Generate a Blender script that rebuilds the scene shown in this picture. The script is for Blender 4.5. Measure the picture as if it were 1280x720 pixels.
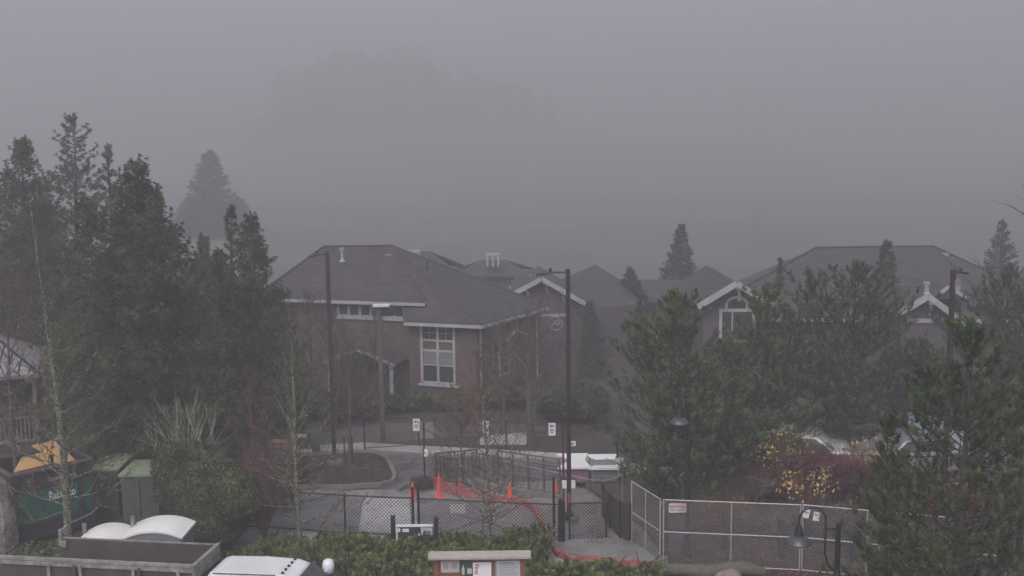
import bpy, math, random
import numpy as np
from mathutils import Vector, Matrix
R = math.radians
for o in list(bpy.data.objects): bpy.data.objects.remove(o)
SC = bpy.context.scene; COL = SC.collection
random.seed(7)

# ------------------------------------------------------------------ camera
H = 11.0; F = 1300.0; PITCH = math.atan(170 / F); ROLL = R(0.7)
fw = Vector((0, math.cos(PITCH), -math.sin(PITCH)))
rt0 = Vector((1, 0, 0)); up0 = Vector((0, math.sin(PITCH), math.cos(PITCH)))
rt = rt0 * math.cos(ROLL) - up0 * math.sin(ROLL)
up = up0 * math.cos(ROLL) + rt0 * math.sin(ROLL)
cd = bpy.data.cameras.new('camera'); cam = bpy.data.objects.new('camera', cd); COL.objects.link(cam)
cam.matrix_world = Matrix(((rt.x, up.x, -fw.x, 0), (rt.y, up.y, -fw.y, 0), (rt.z, up.z, -fw.z, H), (0, 0, 0, 1)))
cd.sensor_width = 36; cd.lens = 36 * F / 1280; cd.clip_end = 3000; cd.clip_start = 0.1
SC.camera = cam

# ------------------------------------------------------------------ world, sun, exposure
SUN_EL, SUN_ROT = 48, 200
w = bpy.data.worlds.new('World'); SC.world = w; w.use_nodes = True
nt = w.node_tree; bg = nt.nodes['Background']
sky = nt.nodes.new('ShaderNodeTexSky'); sky.sky_type = 'NISHITA'; sky.sun_disc = False
sky.sun_elevation = R(SUN_EL); sky.sun_rotation = R(SUN_ROT); sky.dust_density = 6; sky.air_density = 1.0
hs = nt.nodes.new('ShaderNodeHueSaturation'); hs.inputs['Saturation'].default_value = 0.22
tint = nt.nodes.new('ShaderNodeMix'); tint.data_type = 'RGBA'; tint.blend_type = 'MULTIPLY'; tint.inputs[0].default_value = 1
tint.inputs[7].default_value = (0.955, 0.955, 1.0, 1)
nt.links.new(sky.outputs[0], hs.inputs['Color']); nt.links.new(hs.outputs[0], tint.inputs[6]); nt.links.new(tint.outputs[2], bg.inputs[0])
bg.inputs[1].default_value = 0.10
sd = bpy.data.lights.new('sun', 'SUN'); sd.energy = 0.8; sd.angle = R(40); sd.color = (1, 0.965, 0.95)
so = bpy.data.objects.new('sun', sd); COL.objects.link(so)
a = R(SUN_ROT); el = R(SUN_EL)
sdir = Vector((math.sin(a) * math.cos(el), math.cos(a) * math.cos(el), math.sin(el)))
so.rotation_euler = sdir.to_track_quat('Z', 'Y').to_euler(); so.location = (0, -20, 60)
SC.view_settings.view_transform = 'Standard'; SC.view_settings.look = 'None'
SC.view_settings.exposure = 0.94; SC.view_settings.gamma = 1
SC.render.engine = 'CYCLES'
SC.cycles.use_denoising = True
SC.cycles.max_bounces = 8; SC.cycles.diffuse_bounces = 2; SC.cycles.glossy_bounces = 2
SC.cycles.volume_bounces = 4; SC.cycles.transmission_bounces = 2; SC.cycles.transparent_max_bounces = 4
SC.cycles.caustics_reflective = False; SC.cycles.caustics_refractive = False
HAZE = 0.0068

# ------------------------------------------------------------------ placing helpers
O = Vector((0, 0, H))
def ray(px, py): return fw + rt * ((px - 640) / F) + up * ((360 - py) / F)
def P(px, py, Y):
    d = ray(px, py); return O + d * (Y / d.y)
def G(px, py, z=0.0):
    d = ray(px, py); return O + d * ((z - H) / d.z)
def Z(px, py, Y): return P(px, py, Y).z

# ------------------------------------------------------------------ materials
MATS = {}
def mat(name, col, rough=0.7, var=0.15, scale=3.0, metal=0.0, col2=None, bump=0.0, bscale=30.0, spec=0.4, island=False, coat=0.0, thr=None, stretch=None, rv=0):
    if name in MATS: return MATS[name]
    m = bpy.data.materials.new(name); m.use_nodes = True; n = m.node_tree; L = n.links
    b = n.nodes['Principled BSDF']; b.inputs['Roughness'].default_value = rough; b.inputs['Metallic'].default_value = metal
    b.inputs['Specular IOR Level'].default_value = spec; b.inputs['Coat Weight'].default_value = coat
    c2 = col2 if col2 else tuple(max(0, c * (1 - var * 2)) for c in col)
    c1 = col if col2 else tuple(min(1, c * (1 + var)) for c in col)
    tc = n.nodes.new('ShaderNodeTexCoord')
    src = tc.outputs['Object']
    if stretch:
        mp = n.nodes.new('ShaderNodeMapping'); mp.inputs['Scale'].default_value = stretch
        L.new(src, mp.inputs[0]); src = mp.outputs[0]
    no = n.nodes.new('ShaderNodeTexNoise'); no.inputs['Scale'].default_value = scale; no.inputs['Detail'].default_value = 6
    no.inputs['Roughness'].default_value = 0.65
    L.new(src, no.inputs['Vector'])
    rp = n.nodes.new('ShaderNodeValToRGB')
    lo, hi = thr if thr else (0.3, 0.7)
    rp.color_ramp.elements[0].position = lo; rp.color_ramp.elements[1].position = hi
    rp.color_ramp.elements[0].color = (*c2, 1); rp.color_ramp.elements[1].color = (*c1, 1)
    L.new(no.outputs[0], rp.inputs[0]); out = rp.outputs[0]
    if island:
        ge = n.nodes.new('ShaderNodeNewGeometry'); mr = n.nodes.new('ShaderNodeMapRange')
        mr.inputs[3].default_value = 0.65; mr.inputs[4].default_value = 1.35
        L.new(ge.outputs['Random Per Island'], mr.inputs[0])
        at = n.nodes.new('ShaderNodeAttribute'); at.attribute_name = 'clump'
        ma = n.nodes.new('ShaderNodeMath'); ma.operation = 'MULTIPLY'; L.new(mr.outputs[0], ma.inputs[0]); L.new(at.outputs['Fac'], ma.inputs[1])
        hv = n.nodes.new('ShaderNodeHueSaturation'); L.new(ma.outputs[0], hv.inputs['Value']); L.new(out, hv.inputs['Color']); out = hv.outputs[0]
    L.new(out, b.inputs['Base Color'])
    if rv:
        n2 = n.nodes.new('ShaderNodeTexNoise'); n2.inputs['Scale'].default_value = scale * .8; n2.inputs['Detail'].default_value = 5; L.new(tc.outputs['Object'], n2.inputs['Vector'])
        m2 = n.nodes.new('ShaderNodeMapRange'); m2.inputs[1].default_value = .35; m2.inputs[2].default_value = .65; m2.inputs[3].default_value = max(.12, rough - rv); m2.inputs[4].default_value = rough + rv * .6
        L.new(n2.outputs[0], m2.inputs[0]); L.new(m2.outputs[0], b.inputs['Roughness'])
    if bump:
        nb = n.nodes.new('ShaderNodeTexNoise'); nb.inputs['Scale'].default_value = bscale; nb.inputs['Detail'].default_value = 4
        L.new(tc.outputs['Object'], nb.inputs['Vector'])
        bp = n.nodes.new('ShaderNodeBump'); bp.inputs['Strength'].default_value = bump; bp.inputs['Distance'].default_value = 0.02
        L.new(nb.outputs[0], bp.inputs['Height']); L.new(bp.outputs[0], b.inputs['Normal'])
    MATS[name] = m; return m
def brickmat(name, c1, c2, mortar, sx=4.5, rot=0):
    m = bpy.data.materials.new(name); m.use_nodes = True; n = m.node_tree; L = n.links
    b = n.nodes['Principled BSDF']; b.inputs['Roughness'].default_value = 0.85
    tc = n.nodes.new('ShaderNodeTexCoord'); sp = n.nodes.new('ShaderNodeSeparateXYZ'); cb = n.nodes.new('ShaderNodeCombineXYZ')
    ad = n.nodes.new('ShaderNodeMath'); L.new(tc.outputs['Object'], sp.inputs[0])
    L.new(sp.outputs[0], ad.inputs[0]); L.new(sp.outputs[1], ad.inputs[1]); L.new(ad.outputs[0], cb.inputs[0]); L.new(sp.outputs[2], cb.inputs[1])
    br = n.nodes.new('ShaderNodeTexBrick'); br.inputs['Scale'].default_value = sx
    br.inputs['Color1'].default_value = (*c1, 1); br.inputs['Color2'].default_value = (*c2, 1); br.inputs['Mortar'].default_value = (*mortar, 1)
    br.inputs['Mortar Size'].default_value = 0.03
    L.new(cb.outputs[0], br.inputs['Vector']); 
    no = n.nodes.new('ShaderNodeTexNoise'); no.inputs['Scale'].default_value = 1.5; L.new(tc.outputs['Object'], no.inputs['Vector'])
    mx = n.nodes.new('ShaderNodeMix'); mx.data_type = 'RGBA'; mx.blend_type = 'MULTIPLY'; mx.inputs[0].default_value = 0.5
    L.new(br.outputs[0], mx.inputs[6]); L.new(no.outputs[0], mx.inputs[7]); L.new(mx.outputs[2], b.inputs['Base Color'])
    MATS[name] = m; return m

M_SOIL = mat('soil', (0.080, 0.070, 0.063), 0.95, col2=(0.038, 0.034, 0.030), scale=0.9, bump=0.8, bscale=14)
M_MULCH = mat('mulch', (0.062, 0.042, 0.038), 0.95, col2=(0.026, 0.018, 0.017), scale=6, bump=1.0, bscale=26)
M_ASPH = mat('wet_asphalt', (0.125, 0.12, 0.128), 0.42, col2=(0.058, 0.056, 0.062), scale=0.9, bump=0.25, bscale=60, spec=0.5, rv=.3)
M_LOT = mat('parking_asphalt', (0.29, 0.28, 0.285), 0.45, col2=(0.16, 0.153, 0.158), scale=1.1, bump=0.25, bscale=60, rv=.3)
M_CONC = mat('concrete', (0.42, 0.40, 0.395), 0.65, col2=(0.28, 0.265, 0.26), scale=1.6, bump=0.2, bscale=40)
M_KERB = mat('kerb_concrete', (0.22, 0.205, 0.20), 0.8, col2=(0.12, 0.11, 0.108), scale=3, bump=0.3, bscale=40)
M_REDK = mat('red_kerb_paint', (0.34, 0.065, 0.058), 0.7, col2=(0.30, 0.20, 0.19), scale=7, thr=(0.42, 0.52), bump=.4)
M_GRASS = mat('grass', (0.06, 0.075, 0.035), 0.95, col2=(0.045, 0.045, 0.03), scale=3, bump=0.8, bscale=30)
M_BLACK = mat('black_steel', (0.014, 0.014, 0.016), 0.5, var=0.2)
M_BRONZE = mat('dark_bronze_pole', (0.022, 0.020, 0.021), 0.45, var=0.25, scale=2)
M_GALV = mat('galvanised_steel', (0.42, 0.42, 0.43), 0.5, col2=(0.28, 0.28, 0.29), scale=9, metal=0.15)
M_GALVD = mat('dull_galvanised_steel', (0.26, 0.255, 0.26), 0.5, col2=(0.16, 0.16, 0.165), scale=9, metal=0.1)
M_RAIL = mat('grey_railing_steel', (0.12, 0.118, 0.12), 0.5, col2=(0.07, 0.068, 0.07), scale=6, metal=0.3)
M_WHITE = mat('white_trim_paint', (0.72, 0.72, 0.72), 0.6, col2=(0.52, 0.52, 0.52), scale=2, bump=0.1)
M_TRIM = mat('fogged_trim_paint', (0.40, 0.40, 0.41), 0.7, col2=(0.27, 0.27, 0.28), scale=1.5, bump=0.1)  # white trim greyed in its colour to imitate thicker fog over the buildings
M_ROOF = brickmat('shingle_roof', (0.090, 0.078, 0.082), (0.055, 0.047, 0.051), (0.036, 0.031, 0.033), 2.2)
M_ROOF2 = brickmat('grey_shingle_roof', (0.092, 0.084, 0.090), (0.058, 0.053, 0.057), (0.038, 0.035, 0.037), 2.2)
M_BRICK = brickmat('brick_wall', (0.150, 0.085, 0.075), (0.095, 0.058, 0.053), (0.16, 0.135, 0.128))
M_SIDING = mat('purple_grey_siding', (0.10, 0.085, 0.092), 0.85, col2=(0.075, 0.064, 0.07), scale=1, stretch=(0.3, 0.3, 9))
M_GLASS = mat('window_glass', (0.05, 0.055, 0.06), 0.12, var=0.3, spec=0.6)
M_BLIND = mat('window_blind', (0.20, 0.205, 0.21), 0.5, var=0.15, stretch=(0.2, 0.2, 20))
M_BARK = mat('bark', (0.085, 0.07, 0.058), 0.95, col2=(0.030, 0.024, 0.021), scale=9, bump=0.8, bscale=30, stretch=(2, 2, 0.6))
M_LBARK = mat('lichen_bark', (0.22, 0.235, 0.155), 0.95, col2=(0.050, 0.042, 0.036), scale=22, thr=(0.47, 0.55))
M_GBARK = mat('grey_bare_bark', (0.12, 0.105, 0.098), 0.95, col2=(0.055, 0.046, 0.044), scale=9)
M_RTWIG = mat('reddish_twig', (0.15, 0.075, 0.068), 0.95, col2=(0.075, 0.045, 0.042), scale=5)
M_LTWIG = mat('lichened_twig', (0.13, 0.115, 0.08), 0.95, col2=(0.05, 0.034, 0.03), scale=4, thr=(.42, .58))
M_PTWIG = mat('pale_twig', (0.40, 0.40, 0.32), 0.95, col2=(0.22, 0.21, 0.17), scale=7)
M_LICH = mat('lichen', (0.36, 0.38, 0.22), 0.95, col2=(0.18, 0.20, 0.11), scale=6, island=True)
def leafm(name, a, b, sc=0.9, r=0.75): return mat(name, a, r, col2=b, scale=sc, island=True, spec=0.15, thr=(0.35, 0.65))
M_PINE = leafm('pine_needles', (0.115, 0.150, 0.062), (0.050, 0.078, 0.036))
M_PINEN = leafm('near_pine_needles', (0.110, 0.145, 0.055), (0.034, 0.054, 0.024), 1.3)
M_PINEB = leafm('blue_green_needles', (0.085, 0.115, 0.075), (0.045, 0.065, 0.045))
M_CEDAR = leafm('cedar_foliage', (0.100, 0.140, 0.060), (0.036, 0.056, 0.030), 0.7)
M_FIR = leafm('fir_foliage', (0.070, 0.095, 0.064), (0.034, 0.048, 0.036))
M_MUGO = leafm('mugo_needles', (0.20, 0.235, 0.075), (0.085, 0.110, 0.036), 1.5)
M_LAUREL = leafm('laurel_leaves', (0.098, 0.120, 0.050), (0.046, 0.060, 0.027), 1.2, 0.6)
M_RED = leafm('red_leaves', (0.210, 0.050, 0.060), (0.085, 0.030, 0.036), 0.8)
M_YEL = leafm('yellow_leaves', (0.68, 0.52, 0.15), (0.40, 0.27, 0.09), 2)
M_ORG = leafm('orange_leaves', (0.26, 0.11, 0.05), (0.10, 0.06, 0.035), 1.5)
M_BRUSH = leafm('brown_brush', (0.14, 0.095, 0.082), (0.065, 0.048, 0.043), 1)
M_CONE = mat('cone_orange', (0.82, 0.11, 0.06), 0.5, var=0.12)
M_CONEB = mat('cone_base_black', (0.03, 0.028, 0.028), 0.7)
M_WCAR = mat('white_car_paint', (0.74, 0.75, 0.77), 0.25, var=0.04, coat=0.6)
M_SCAR = mat('silver_car_paint', (0.36, 0.38, 0.42), 0.3, var=0.05, metal=0.4, coat=0.6)
M_BCAR = mat('pale_blue_car_paint', (0.46, 0.52, 0.60), 0.3, var=0.05, coat=0.6)
M_TYRE = mat('tyre_rubber', (0.02, 0.02, 0.02), 0.85)
M_DBED = mat('rusty_brown_steel', (0.085, 0.066, 0.060), 0.8, col2=(0.042, 0.034, 0.033), scale=2.2, bump=0.2)
M_GSTEEL = mat('worn_grey_steel', (0.30, 0.29, 0.285), 0.5, col2=(0.17, 0.16, 0.155), scale=5, thr=(0.4, 0.6))
M_PLAST = mat('white_plastic', (0.80, 0.79, 0.77), 0.4, var=0.04)
M_GPLAST = mat('grey_plastic', (0.19, 0.195, 0.21), 0.55, var=0.08)
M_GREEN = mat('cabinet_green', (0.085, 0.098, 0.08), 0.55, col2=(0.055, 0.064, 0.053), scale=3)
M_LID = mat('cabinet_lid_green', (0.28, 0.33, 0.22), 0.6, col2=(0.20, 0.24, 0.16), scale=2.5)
M_DGREEN = mat('dumpster_green', (0.015, 0.115, 0.08), 0.55, col2=(0.012, 0.07, 0.052), scale=2)
M_DBLUE = mat('dumpster_dark', (0.022, 0.021, 0.035), 0.6, col2=(0.038, 0.030, 0.035), scale=4)
M_PLY = mat('plywood', (0.52, 0.31, 0.14), 0.7, col2=(0.40, 0.23, 0.10), scale=4, stretch=(1, 5, 1))
M_WOOD = mat('kiosk_wood', (0.23, 0.10, 0.055), 0.7, col2=(0.13, 0.055, 0.032), scale=7, stretch=(6, 6, 1))
M_DWOOD = mat('dark_rail_wood', (0.035, 0.028, 0.027), 0.85, col2=(0.02, 0.017, 0.017), scale=7)
M_GWOOD = mat('grey_weathered_wood', (0.20, 0.185, 0.175), 0.85, col2=(0.12, 0.108, 0.10), scale=6)
M_KROOF = mat('kiosk_roof', (0.42, 0.37, 0.34), 0.6, col2=(0.29, 0.25, 0.23), scale=4, stretch=(1, 5, 1))
M_PAPER = mat('paper', (0.72, 0.72, 0.73), 0.6, var=0.03)
M_PAPERG = mat('grey_notice', (0.46, 0.46, 0.48), 0.5, var=0.06)
M_PHOTO = mat('dark_poster', (0.05, 0.05, 0.055), 0.4, col2=(0.02, 0.02, 0.024), scale=12)
M_PGREEN = mat('green_poster', (0.03, 0.10, 0.05), 0.4, col2=(0.015, 0.05, 0.03), scale=9)
M_MAGENTA = mat('magenta_ink', (0.50, 0.03, 0.25), 0.6, var=0.0)
M_INK = mat('dark_ink', (0.06, 0.05, 0.08), 0.6, var=0.0)
M_INKG = mat('grey_ink', (0.27, 0.27, 0.31), 0.6, var=0.0)
M_INKR = mat('red_ink', (0.36, 0.035, 0.05), 0.6, var=0.0)
M_INKB = mat('blue_ink', (0.08, 0.11, 0.30), 0.6, var=0.0)
M_WSIGN = mat('white_sign_board', (0.76, 0.74, 0.74), 0.5, var=0.04)
M_MAUVE = mat('mauve_panel', (0.30, 0.14, 0.22), 0.6, col2=(0.20, 0.10, 0.155), scale=5)
M_STONE = mat('boulder_stone', (0.28, 0.235, 0.21), 0.9, col2=(0.16, 0.135, 0.12), scale=5, bump=0.8)
M_LOG = mat('driftwood', (0.15, 0.14, 0.115), 0.95, col2=(0.065, 0.06, 0.05), scale=6, stretch=(1, 4, 4), bump=0.8)
M_TAN = mat('tan_panel', (0.36, 0.24, 0.18), 0.85, col2=(0.25, 0.165, 0.13), scale=3)
M_SCREEN = mat('black_screen_fabric', (0.030, 0.028, 0.028), 0.9, col2=(0.05, 0.044, 0.042), scale=6)
M_MROOF = mat('metal_roof', (0.27, 0.26, 0.28), 0.45, col2=(0.19, 0.18, 0.195), scale=2)
M_SHADE = mat('lamp_shade_grey', (0.075, 0.075, 0.088), 0.35, var=0.1, metal=0.3)
M_PINKB = mat('pink_sign_board', (0.42, 0.18, 0.18), 0.7, col2=(0.50, 0.30, 0.28), scale=9)
M_CREAM = mat('cream_sign_board', (0.42, 0.42, 0.32), 0.7, col2=(0.32, 0.32, 0.25), scale=9)
M_BLUE = mat('blue_tarp', (0.15, 0.25, 0.55), 0.6, var=0.1)
M_BAG = mat('mottled_pale_bag', (0.24, 0.21, 0.21), 0.6, col2=(0.10, 0.09, 0.095), scale=5, thr=(0.42, 0.58))

# ------------------------------------------------------------------ mesh builder
def gloc(o):
    v = Vector((0, 0, 0))
    while o: v += o.location; o = o.parent
    return v
def tag(o, label=None, cat=None, group=None, kind=None):
    if label: o['label'] = label
    if cat: o['category'] = cat
    if group: o['group'] = group
    if kind: o['kind'] = kind
    return o
def thing(name, label, cat, loc, group=None):
    o = bpy.data.objects.new(name, None); COL.objects.link(o); o.location = Vector(loc); o.empty_display_size = 0.3
    return tag(o, label, cat, group)
def link_mesh(name, me, m, parent=None, loc=None):
    me.materials.append(m)
    o = bpy.data.objects.new(name, me); COL.objects.link(o)
    if parent: o.parent = parent
    if loc is not None: o.location = loc
    return o
def np_mesh(name, V, Fc, m, parent=None, origin=None, smooth=False, clump=None):
    """V (n,3) world coordinates, Fc (k,3|4)"""
    V = np.asarray(V, np.float32); Fc = np.asarray(Fc, np.int32); k = Fc.shape[1]
    off = gloc(parent) if parent else Vector(origin if origin is not None else (0, 0, 0))
    V = V - np.array(off, np.float32)
    me = bpy.data.meshes.new(name)
    me.vertices.add(len(V)); me.vertices.foreach_set('co', V.ravel())
    me.loops.add(Fc.size); me.loops.foreach_set('vertex_index', Fc.ravel())
    me.polygons.add(len(Fc)); me.polygons.foreach_set('loop_start', np.arange(0, Fc.size, k, dtype=np.int32))
    me.polygons.foreach_set('loop_total', np.full(len(Fc), k, np.int32))
    me.update(); me.validate()
    if smooth: me.polygons.foreach_set('use_smooth', np.ones(len(Fc), bool))
    if clump is None:
        c = (V[Fc[:, 0]] / 0.24).astype(int).astype(np.int64)
        hsh = (c[:, 0] * 73856093) ^ (c[:, 1] * 19349663) ^ (c[:, 2] * 83492791)
        clump = 0.55 + 0.95 * ((np.abs(hsh) % 1009) / 1009.0) ** 1.3
    if len(me.polygons) == len(clump):
        at = me.attributes.new('clump', 'FLOAT', 'FACE'); at.data.foreach_set('value', np.asarray(clump, np.float32))
    return link_mesh(name, me, m, parent, None if parent else off)
class MB:
    def __init__(s): s.v = []; s.f = []
    def add(s, vs, fs):
        n = len(s.v); s.v += [Vector(v) for v in vs]; s.f += [tuple(i + n for i in f) for f in fs]; return s
    def poly(s, pts): return s.add(pts, [tuple(range(len(pts)))])
    def box(s, c, d, rz=0):
        cx, cy, cz = c; hx, hy, hz = d[0] / 2, d[1] / 2, d[2] / 2; ca, sa = math.cos(rz), math.sin(rz)
        vs = []
        for z in (-hz, hz):
            for x, y in ((-hx, -hy), (hx, -hy), (hx, hy), (-hx, hy)):
                vs.append((cx + x * ca - y * sa, cy + x * sa + y * ca, cz + z))
        return s.add(vs, [(3, 2, 1, 0), (4, 5, 6, 7), (0, 1, 5, 4), (1, 2, 6, 5), (2, 3, 7, 6), (3, 0, 4, 7)])
    def bar(s, p0, p1, wd, ht, upv=(0, 0, 1)):
        p0 = Vector(p0); p1 = Vector(p1); d = (p1 - p0).normalized(); u = Vector(upv)
        if abs(d.dot(u)) > 0.98: u = Vector((0, 1, 0))
        a = d.cross(u).normalized(); b = a.cross(d).normalized()
        vs = [p + a * (x * wd / 2) + b * (y * ht / 2) for p in (p0, p1) for x, y in ((-1, -1), (1, -1), (1, 1), (-1, 1))]
        return s.add(vs, [(3, 2, 1, 0), (4, 5, 6, 7), (0, 1, 5, 4), (1, 2, 6, 5), (2, 3, 7, 6), (3, 0, 4, 7)])
    def tube(s, pts, rad, n=8, cap=True):
        pts = [Vector(p) for p in pts]
        if not hasattr(rad, '__len__'): rad = [rad] * len(pts)
        base = len(s.v); k = len(pts)
        for i, p in enumerate(pts):
            d = (pts[min(i + 1, k - 1)] - pts[max(i - 1, 0)])
            d = d.normalized() if d.length > 1e-9 else Vector((0, 0, 1))
            u = Vector((0, 0, 1)) if abs(d.z) < 0.9 else Vector((0, 1, 0))
            a = d.cross(u).normalized(); b = a.cross(d)
            for j in range(n):
                t = 2 * math.pi * j / n; s.v.append(p + (a * math.cos(t) + b * math.sin(t)) * rad[i])
        for i in range(k - 1):
            for j in range(n):
                q = base + i * n; s.f.append((q + j, q + (j + 1) % n, q + n + (j + 1) % n, q + n + j))
        if cap and n > 2:
            s.f.append(tuple(base + j for j in range(n))[::-1]); s.f.append(tuple(base + (k - 1) * n + j for j in range(n)))
        return s
    def lathe(s, c, prof, n=20):
        c = Vector(c); return s.tube([c + Vector((0, 0, z)) for r, z in prof], [max(r, 1e-4) for r, z in prof], n)
    def prism(s, pts, dz):
        """pts: planar loop of 3D points; extruded down by dz"""
        pts = [Vector(p) for p in pts]; n = len(pts)
        ar = sum(pts[i].x * pts[(i + 1) % n].y - pts[(i + 1) % n].x * pts[i].y for i in range(n))
        if ar < 0: pts = pts[::-1]
        lo = [p - Vector((0, 0, dz)) for p in pts]
        return s.add(pts + lo, [tuple(range(n)), tuple(range(n, 2 * n))[::-1]] + [(i, n + i, n + (i + 1) % n, (i + 1) % n) for i in range(n)])
    def slab(s, pts, off):
        """thick sheet: polygon pts and the same moved by the vector off"""
        pts = [Vector(p) for p in pts]; n = len(pts); off = Vector(off)
        return s.add(pts + [p + off for p in pts], [tuple(range(n)), tuple(range(n, 2 * n))[::-1]] + [(i, n + i, n + (i + 1) % n, (i + 1) % n) for i in range(n)])
    def build(s, name, m, parent=None, origin=None, smooth=False, bevel=0):
        off = gloc(parent) if parent else Vector(origin if origin is not None else (0, 0, 0))
        me = bpy.data.meshes.new(name); me.from_pydata([tuple(v - off) for v in s.v], [], s.f); me.validate(); me.update()
        if smooth:
            for p in me.polygons: p.use_smooth = True
        o = link_mesh(name, me, m, parent, None if parent else off)
        if bevel:
            bm = o.modifiers.new('b', 'BEVEL'); bm.width = bevel; bm.segments = 2; bm.limit_method = 'ANGLE'
        return o
def copy_tree(o, parent=None, loc=None, rz=0, sc=1):
    c = o.copy(); COL.objects.link(c)
    if parent: c.parent = parent
    if loc is not None: c.location = loc; c.rotation_euler = (0, 0, rz); c.scale = (sc, sc, sc) if not hasattr(sc, '__len__') else sc
    for ch in list(o.children): copy_tree(ch, c)
    return c
def text(name, s, size, origin, xdir, zdir, m, parent, ext=0.002, wscale=1.0):
    cu = bpy.data.curves.new('t', 'FONT'); cu.body = s; cu.size = size; cu.extrude = ext; cu.resolution_u = 2; cu.offset = size * 0.015
    ob = bpy.data.objects.new('t', cu); COL.objects.link(ob)
    dg = bpy.context.evaluated_depsgraph_get(); me = bpy.data.meshes.new_from_object(ob.evaluated_get(dg))
    bpy.data.objects.remove(ob); bpy.data.curves.remove(cu)
    x = Vector(xdir).normalized(); z = Vector(zdir).normalized(); y = z; nrm = x.cross(y)
    off = gloc(parent); o3 = Vector(origin)
    for v in me.vertices:
        c = v.co.copy(); v.co = o3 + x * c.x * wscale + y * c.y + nrm * c.z - off
    me.materials.clear()
    return link_mesh(name, me, m, parent)

# ------------------------------------------------------------------ foliage helpers (numpy)
def rn(rng, n): 
    v = rng.normal(size=(n, 3)); return v / np.linalg.norm(v, axis=1, keepdims=True)
def spikes(rng, C, D, k, L, W, spread, back=0.0):
    """k needles per point C leaning along D"""
    n = len(C); C = np.repeat(C, k, 0); D = np.repeat(D, k, 0)
    d = D + rn(rng, n * k) * spread; d /= np.linalg.norm(d, axis=1, keepdims=True) + 1e-9
    l = (L * rng.uniform(0.6, 1.25, n * k))[:, None]
    side = np.cross(d, rn(rng, n * k)); side /= np.linalg.norm(side, axis=1, keepdims=True) + 1e-9
    b = C - d * l * back; wv = side * W / 2
    tip = C + d * l * (1 - back)
    V = np.stack([b - wv, b + wv, tip + wv * 0.35], 1).reshape(-1, 3)
    return V, np.arange(len(V)).reshape(-1, 3)
def leaves(rng, C, size, nrm=None, tilt=1.0):
    n = len(C); N = rn(rng, n) * tilt
    if nrm is not None: N = N + nrm
    N /= np.linalg.norm(N, axis=1, keepdims=True) + 1e-9
    a = np.cross(N, rn(rng, n)); a /= np.linalg.norm(a, axis=1, keepdims=True) + 1e-9; b = np.cross(N, a)
    s = (size * rng.uniform(0.6, 1.3, n))[:, None]
    V = np.stack([C - a * s, C + b * s * 0.5, C + a * s, C - b * s * 0.5], 1).reshape(-1, 3)
    return V, np.arange(len(V)).reshape(-1, 4)

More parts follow.
